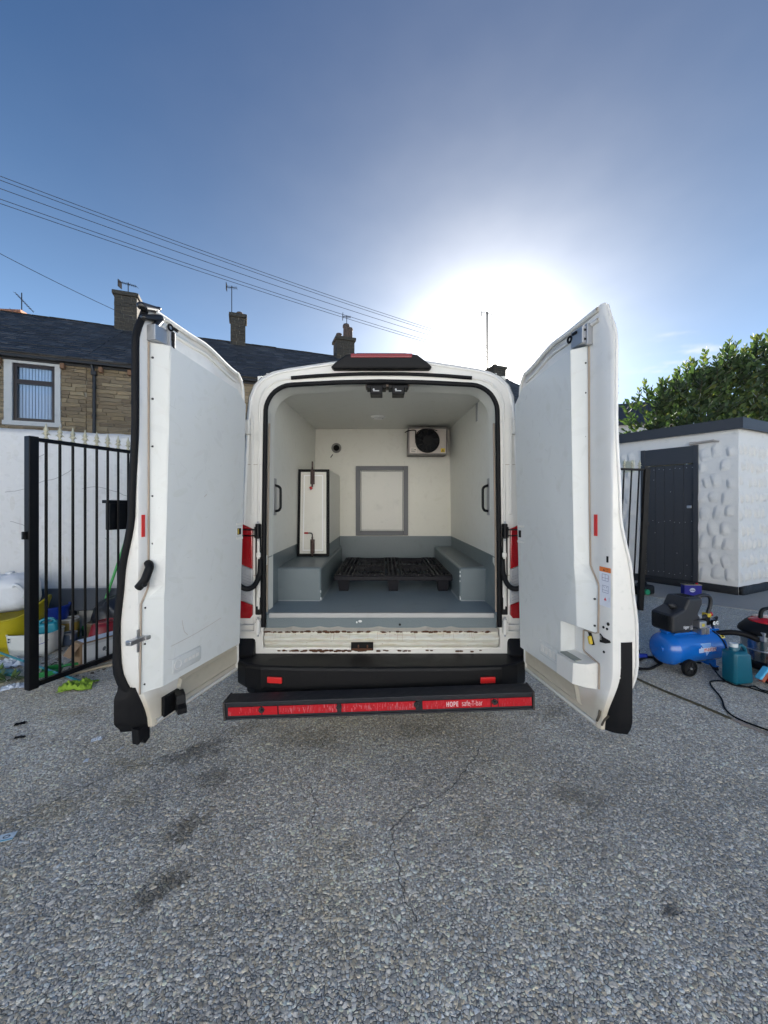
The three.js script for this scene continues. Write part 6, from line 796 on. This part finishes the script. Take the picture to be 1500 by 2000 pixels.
// ---------- heap by the left wall ----------
{ // yellow trug
  const o = thing('yellow_trug', 'yellow flexible tub full of rubbish by the white wall', 'tub', [-3.87, 0, -3.92], 0.35), m = mat([0.46, 0.40, 0.012], 0.45, { map: rep(grimeT, 0.3), bumpMap: noise1, bumpScale: 0.003, side: THREE.DoubleSide });
  const wallAt = (a, t, ins) => { const r = lerp(0.25, 0.345, t) - ins, lobe = Math.pow(Math.abs(Math.cos(a)), 5), wob = 0.012 * N(Math.cos(a) * 2, Math.sin(a) * 2, t * 2); return [Math.cos(a) * (r + wob + 0.03 * lobe * t), 0.004 + t * (0.36 + 0.17 * lobe), Math.sin(a) * (r * 0.85 + wob)]; };
  add(o, 'bucket', [quads((i, j) => wallAt(i / 48 * Math.PI * 2, j / 10, 0), 48, 10), quads((i, j) => wallAt(-i / 48 * Math.PI * 2, j / 10, 0.009), 48, 10), cyl(0.245, 0.245, 0.01, 0, 0.006, 0, 0, 0, 0, 36).scale(1, 1, 0.85)], m);
  add(o, 'rim', tube(Array.from({ length: 48 }, (_, i) => wallAt(i / 48 * Math.PI * 2, 1, 0.004)), 0.009, 120, 6, true), m);
}
{ const o = thing('white_drum', 'large white plastic drum dumped on top of the yellow tub', 'container', [-3.86, 0.40, -3.90], 0.25); o.rotation.z = 0.08; const m = mat([0.62, 0.65, 0.69], 0.35, { bumpMap: noise1, bumpScale: 0.006 }); add(o, 'body', roughen(new RoundedBoxGeometry(0.60, 0.37, 0.36, 5, 0.13), 0.014, 4, 6).translate(0, 0.19, 0), m); add(o, 'handle', tube([[0.19, 0.26, 0.16], [0.24, 0.28, 0.19], [0.285, 0.20, 0.17], [0.26, 0.15, 0.15]], 0.016, 30, 8), m); add(o, 'cap', cyl(0.035, 0.035, 0.03, 0.1, 0.385, 0.02), m); }
{ // white basket
  const o = thing('white_tub', 'white plastic tub with paired drain holes on the ground', 'tub', [-3.49, 0, -3.86], 0.18), m = mat([0.62, 0.66, 0.68], 0.4, { side: THREE.DoubleSide, map: grime1 });
  const w = (a, t, ins) => { const c = Math.cos(a), s = Math.sin(a), k = 1 / Math.pow(Math.abs(c) ** 4 + Math.abs(s) ** 4, 0.25), r = lerp(0.78, 1, Math.pow(t, 0.35)); return [c * k * (0.205 * r - ins), 0.004 + 0.215 * t, s * k * (0.15 * r - ins)]; };
  add(o, 'bucket', [quads((i, j) => w(i / 56 * Math.PI * 2, j / 10, 0), 56, 10), quads((i, j) => w(-i / 56 * Math.PI * 2, j / 10, 0.006), 56, 10), rspan(-0.155, 0.155, 0.002, 0.012, -0.11, 0.11, 0.004)], m);
  add(o, 'rim', tube(Array.from({ length: 56 }, (_, i) => w(i / 56 * Math.PI * 2, 1, 0.002)), 0.006, 120, 6, true), m);
  for (const x of [-0.14, 0.02]) for (const y of [0.19, 0.165]) add(o, 'drain_hole', cyl(0.008, 0.008, 0.004, x, y, 0.150, Math.PI / 2, 0, 0, 12), mat([0.01, 0.015, 0.05], 0.9));
  add(o, 'printed_label', [rspan(0.06, 0.13, 0.155, 0.2, 0.1485, 0.1515, 0.001)], mat([0.5, 0.52, 0.58], 0.5)); add(o, 'blue_stripe', tube([[0.06, 0.14, 0.151], [0.10, 0.13, 0.1515], [0.15, 0.14, 0.149], [0.185, 0.165, 0.13]], 0.003, 20, 6), mat([0.02, 0.03, 0.3], 0.4));
}
{ const o = thing('plastic_jug', 'teal plastic jug lying inside the white tub', 'jug', [-3.40, 0.16, -3.88], 0.4); o.rotation.z = 0.15; const m = mat([0.008, 0.20, 0.28], 0.35); add(o, 'body', rbox(0.22, 0.12, 0.12, 0.03, 0, 0.08, 0, 0, 0, 0, 4), m); add(o, 'handle', tube([[-0.04, 0.13, 0.02], [-0.01, 0.17, 0.02], [0.07, 0.17, 0.02], [0.10, 0.12, 0.02]], 0.015, 24, 8), m); }
{ const o = thing('blue_tub', 'round blue tub behind the white tub', 'tub', [-3.66, 0, -4.22]); const m = mat([0.006, 0.035, 0.30], 0.4, { side: THREE.DoubleSide }); add(o, 'bucket', lathe([[0.13, 0.0], [0.135, 0.01], [0.165, 0.36], [0.175, 0.365], [0.175, 0.38], [0.16, 0.38], [0.13, 0.02], [0, 0.015]], 32), m); add(o, 'rim', at(new THREE.TorusGeometry(0.17, 0.007, 6, 40), 0, 0.378, 0, Math.PI / 2), m); }
const tin = (label, x, z, r, h, c1, c2, rimC) => { const o = thing('paint_tin', label, 'paint tin', [x, 0, z], 0.4, 'paint tins by the wall'); add(o, 'can', lathe([[0, 0], [r, 0], [r, h], [r * 0.93, h], [r * 0.9, h - 0.012], [0, h - 0.012]], 32), c1); add(o, 'label_band', lathe([[r + 0.001, h * 0.12], [r + 0.001, h * 0.85]], 32).rotateY(1), c2); add(o, 'rim', at(new THREE.TorusGeometry(r * 0.97, 0.006, 6, 36), 0, h, 0, Math.PI / 2), rimC); add(o, 'drip', [rbox(0.02, h * 0.4, 0.004, 0.002, r * 0.3, h * 0.75, r * 0.955)], rimC); };
tin('yellow labelled paint tin with a white rim by the green pole', -3.45, -4.22, 0.085, 0.24, mat([0.35, 0.33, 0.28], 0.4, { metalness: 0.5 }), mat([0.36, 0.24, 0.05], 0.5), mat([0.62, 0.62, 0.6], 0.4));
tin('square looking blue and white paint tin beside the yellow tin', -3.60, -4.06, 0.08, 0.26, mat([0.4, 0.42, 0.45], 0.4, { metalness: 0.4 }), mat([0.16, 0.22, 0.30], 0.5), mat([0.6, 0.62, 0.65], 0.4));
tin('small brown paint tin close behind the carton', -3.19, -4.24, 0.07, 0.19, mat([0.2, 0.16, 0.1], 0.5), mat([0.12, 0.09, 0.05], 0.6), mat([0.2, 0.18, 0.15], 0.5));
tin('small dark blue paint tin next to the brown tin', -3.33, -4.08, 0.06, 0.13, mat([0.1, 0.12, 0.15], 0.5), mat([0.05, 0.08, 0.14], 0.6), mat([0.3, 0.3, 0.3], 0.5));
{ const o = thing('slate_board', 'long slate blue board leaning along the foot of the wall', 'board', [-3.62, 0.375, -4.30], 0.30); o.rotation.z = -0.055; add(o, 'sheet', rbox(1.35, 0.24, 0.02, 0.004, 0, 0.03, -0.06, -0.32, 0, 0), mat([0.03, 0.045, 0.07], 0.55, { map: rep(grimeT, 0.5) })); add(o, 'edge_strip', rbox(1.36, 0.014, 0.026, 0.003, 0, 0.145, -0.098, -0.32, 0, 0), mat([0.07, 0.09, 0.12], 0.5)); }
{ const o = thing('rubble_sack', 'black rubbish sack slumped against the wall beneath the board', 'sack', [-3.0, 0, -4.45], 0.2); add(o, 'sack_body', roughen(new THREE.SphereGeometry(0.27, 40, 28).scale(1.15, 0.85, 0.75), 0.05, 5, 3).translate(0, 0.22, 0), mat([0.018, 0.02, 0.026], 0.35)); add(o, 'sack_neck', roughen(new THREE.CapsuleGeometry(0.05, 0.08, 4, 12), 0.03, 14, 8).translate(0.05, 0.44, 0), mat([0.018, 0.02, 0.026], 0.35)); }
{ const o = thing('rubble_sack', 'second black rubbish sack behind the paint tins', 'sack', [-3.75, 0, -4.36], 0.6); add(o, 'sack_body', roughen(new THREE.SphereGeometry(0.22, 36, 24).scale(1.0, 0.8, 0.55), 0.04, 6, 13).translate(0, 0.17, 0), mat([0.02, 0.02, 0.022], 0.35)); add(o, 'sack_neck', roughen(new THREE.CapsuleGeometry(0.04, 0.06, 4, 12), 0.03, 14, 4).translate(0.03, 0.34, 0), mat([0.02, 0.02, 0.022], 0.35)); }
{ const o = thing('red_crate', 'red plastic bowl upturned behind the printed carton', 'bowl', [-2.93, 0, -4.06]); add(o, 'bowl', [lathe([[0, 0.26], [0.09, 0.255], [0.13, 0.23], [0.155, 0.12], [0.17, 0.02], [0.185, 0.012], [0.185, 0.0], [0, 0.0]], 36)], mat([0.22, 0.012, 0.018], 0.4)); add(o, 'foot_ring', at(new THREE.TorusGeometry(0.085, 0.008, 6, 30), 0, 0.258, 0, Math.PI / 2), mat([0.2, 0.012, 0.018], 0.4)); }
{ const o = thing('broom', 'green handled broom leaning on the white wall', 'broom', [-3.29, 0, -4.34]), gm = mat([0.05, 0.40, 0.09], 0.4); add(o, 'handle', bar([0.02, 0.08, -0.02], [0.30, 1.62, -0.40], 0.0145, 12), gm); add(o, 'head', rbox(0.26, 0.05, 0.07, 0.015, 0.0, 0.09, 0, 0, -0.3, 0), gm); add(o, 'bristles', rbox(0.25, 0.075, 0.06, 0.005, 0, 0.038, 0, 0, -0.3, 0), mat([0.03, 0.09, 0.04], 0.95)); }
{ // carton
  const o = thing('carton', 'long narrow cardboard carton with white printed side behind the gate', 'carton', [-2.63, 0, -3.74], 1.06), w = mat([1, 1, 1], 0.7, { map: canvasTex(512, 192, (c) => { c.fillStyle = '#cfd2d4'; c.fillRect(0, 0, 512, 192); c.fillStyle = '#b9bcc0'; c.fillRect(0, 0, 512, 22); c.strokeStyle = '#5c6066'; c.lineWidth = 4; c.beginPath(); c.arc(300, 70, 16, 0, 7); c.stroke(); c.fillStyle = '#5c6066'; c.beginPath(); c.ellipse(150, 80, 12, 18, 0.3, 0, 7); c.fill(); c.beginPath(); c.moveTo(150, 90); c.quadraticCurveTo(190, 120, 186, 170); c.stroke(); c.fillStyle = '#55659a'; for (let i = 0; i < 6; i++) c.fillRect(250 + i * 34, 4, 22, 12); }) });
  add(o, 'box', rspan(-0.30, 0.32, 0.002, 0.235, -0.09, 0.06, 0.004), mat([0.27, 0.175, 0.10], 0.85)); add(o, 'printed_side', plane(0.60, 0.215, 0.015, 0.118, 0.0615), w, true); add(o, 'printed_top', plane(0.58, 0.13, 0.02, 0.2365, -0.015, -Math.PI / 2), mat([0.66, 0.68, 0.72], 0.7), true); add(o, 'flap', rbox(0.11, 0.004, 0.14, 0.001, -0.34, 0.17, -0.015, 0, 0, 0.9), mat([0.28, 0.18, 0.105], 0.85));
}
{ const o = thing('timber_offcut', 'pale timber offcut on the ground under the gate rail', 'timber', [-2.66, 0, -3.42], 0.75); add(o, 'plank', rspan(-0.2, 0.2, 0.002, 0.022, -0.02, 0.02, 0.003), mat([0.42, 0.35, 0.25], 0.8)); }
{ const o = thing('dustpan', 'green dustpan lying behind the gate bars', 'dustpan', [-2.93, 0, -3.38], 0.5), m = mat([0.008, 0.20, 0.045], 0.4); add(o, 'pan', [rspan(-0.08, 0.07, 0.003, 0.008, -0.07, 0.07, 0.002), rspan(-0.08, 0.07, 0.008, 0.05, -0.076, -0.07, 0.002), rspan(-0.08, 0.07, 0.008, 0.05, 0.07, 0.076, 0.002), rspan(0.064, 0.07, 0.008, 0.055, -0.07, 0.07, 0.002)], m); add(o, 'handle', tube([[0.065, 0.045, 0], [0.12, 0.055, 0], [0.2, 0.05, 0], [0.24, 0.04, 0]], 0.012, 24, 8), m); }
{ const o = thing('mop', 'teal mop with thin handle lying across the foot of the gate', 'mop', [-3.35, 0, -3.47], -0.3), m = mat([0.03, 0.22, 0.27], 0.4); add(o, 'handle', bar([-0.45, 0.09, -0.09], [0.95, 0.012, 0.02], 0.010, 10), m); add(o, 'head', rbox(0.26, 0.035, 0.07, 0.012, 0.06, 0.02, 0.09, 0, 0.1, 0), mat([0.02, 0.17, 0.21], 0.5)); add(o, 'clip', rbox(0.06, 0.03, 0.05, 0.008, -0.12, 0.035, 0.10), mat([0.1, 0.42, 0.5], 0.4)); }
// crumpled sheets
function crumple(name, label, cat, x, z, w, d, turn, seed, m, amp = 0.035, y = 0.004, group) {
  const o = thing(name, label, cat, [x, y, z], turn, group), r = rng(seed), a = r() * 9;
  const g = quads((i, j) => { const u = i / 22 - 0.5, v = j / 22 - 0.5, e = 1 + 0.35 * N(Math.atan2(v, u) * 1.3, a, 1), n = Math.abs(fbm(u * 5 + a, v * 5, a, 3)) * 2 + Math.abs(N(u * 2.3 + a, v * 2.3)) * 0.8; return [u * w * e, 0.002 + amp * n * sstep(0.72, 0.3, Math.hypot(u, v)), v * d * e]; }, 22, 22);
  const back = g.clone().translate(0, -0.0015, 0); add(o, 'sheet', [g, back], m); return o;
}
const white = mat([0.62, 0.66, 0.72], 0.75, { side: THREE.DoubleSide }), lime = mat([0.26, 0.40, 0.035], 0.85, { side: THREE.DoubleSide, bumpMap: noise1, bumpScale: 0.006 });
crumple('cleaning_cloth', 'crumpled lime green cloth on the ground beside the gate', 'cloth', -2.5, -3.14, 0.24, 0.17, 0.3, 5, lime, 0.055);
crumple('work_glove', 'crumpled white glove on the ground by the gate foot', 'glove', -3.0, -3.12, 0.16, 0.09, 0.5, 9, white, 0.03);
crumple('plastic_bag', 'crumpled white plastic bag in front of the yellow tub', 'bag', -3.42, -3.58, 0.3, 0.18, 0.2, 12, white, 0.07);
crumple('paper_scrap', 'folded white paper scrap out on the open yard', 'litter', -1.81, -2.42, 0.055, 0.04, 0.4, 21, white, 0.012, 0.008, 'scraps of litter on the yard');
crumple('paper_scrap', 'narrow grey paper strip on the open yard', 'litter', -1.6, -2.32, 0.05, 0.016, 1.1, 22, mat([0.5, 0.5, 0.52], 0.8, { side: THREE.DoubleSide }), 0.004, 0.009, 'scraps of litter on the yard');
crumple('paper_scrap', 'tiny torn white paper corner on the open yard', 'litter', -1.72, -2.22, 0.026, 0.028, 0.2, 23, white, 0.008, 0.009, 'scraps of litter on the yard');
crumple('dark_rag', 'small dark rag on the yard left of the paper scraps', 'litter', -2.46, -2.6, 0.06, 0.035, 0.5, 24, M.rubber, 0.012, 0.004, 'scraps of litter on the yard');
crumple('dark_rag', 'dark scrap of rubber further from the gate post', 'litter', -2.32, -2.45, 0.06, 0.02, 0.2, 25, M.rubber, 0.01, 0.004, 'scraps of litter on the yard');
{ const o = thing('printed_card', 'small printed card with blue edge lying on the yard', 'card', [-1.68, 0.009, -1.71], 0.35); add(o, 'card', rbox(0.062, 0.002, 0.045, 0.0008), mat([0.4, 0.55, 0.65], 0.5)); add(o, 'print', plane(0.06, 0.043, 0, 0.0016, 0, -Math.PI / 2), mat([1, 1, 1], 0.5, { map: canvasTex(128, 92, (c) => { c.fillStyle = '#cfdbe2'; c.fillRect(0, 0, 128, 92); c.fillStyle = '#4fa3c0'; c.fillRect(0, 78, 128, 14); c.strokeStyle = '#1d3038'; c.lineWidth = 9; c.beginPath(); c.ellipse(64, 42, 24, 16, 0, 0, 7); c.stroke(); }) }), true); }
{ // weeds at the foot of the gate
  const spots = [[-3.16, -3.24], [-3.3, -3.22], [-3.06, -3.3], [-3.38, -3.32]], labs = ['small green weed beside the white glove', 'low green weed left of the gate foot', 'green weed tucked under the mop handle', 'leafy green weed in front of the plastic bag'];
  spots.forEach(([x, z], k) => { const r = rng(500 + k), o = thing('weed', labs[k], 'weed', [x, 0.002, z], r() * 6, 'weeds by the gate'), lm = phys([0.10, 0.17, 0.035], 0.9, { transmission: 0.3, thickness: 0, side: THREE.DoubleSide }), g = []; for (let i = 0; i < 16; i++) { const a = r() * 6.28, q = leafGeo.clone(); q.scale(0.07, 0.075 + 0.04 * r(), 0.07); q.rotateX(0.7 + 0.7 * r()); q.rotateY(a); q.translate(Math.sin(a) * 0.02, 0.005, Math.cos(a) * 0.02); g.push(q); } add(o, 'leaves', g, lm, true); add(o, 'crown', at(new THREE.IcosahedronGeometry(0.014, 1).scale(1, 0.6, 1), 0, 0.006, 0), mat([0.12, 0.12, 0.05], 0.9)); });
}
{ // leaf litter and grit along the wall foot
  const r = rng(61), g = []; for (let i = 0; i < 420; i++) { const t = r(), x = lerp(-4.2, -2.5, t), z = -3.3 - r() * 1.1; g.push(at(new THREE.IcosahedronGeometry(0.006 + 0.014 * r() * r(), 0).scale(1.6, 0.35, 1), x, 0.005, z, 0, r() * 6, 0)); }
  tag(add(scene, 'debris', g, mat([0.09, 0.07, 0.05], 0.95)), 'brown leaf litter and grit between the gate and wall', 'debris', null, 'stuff');
}
renderer.render(scene, camera);
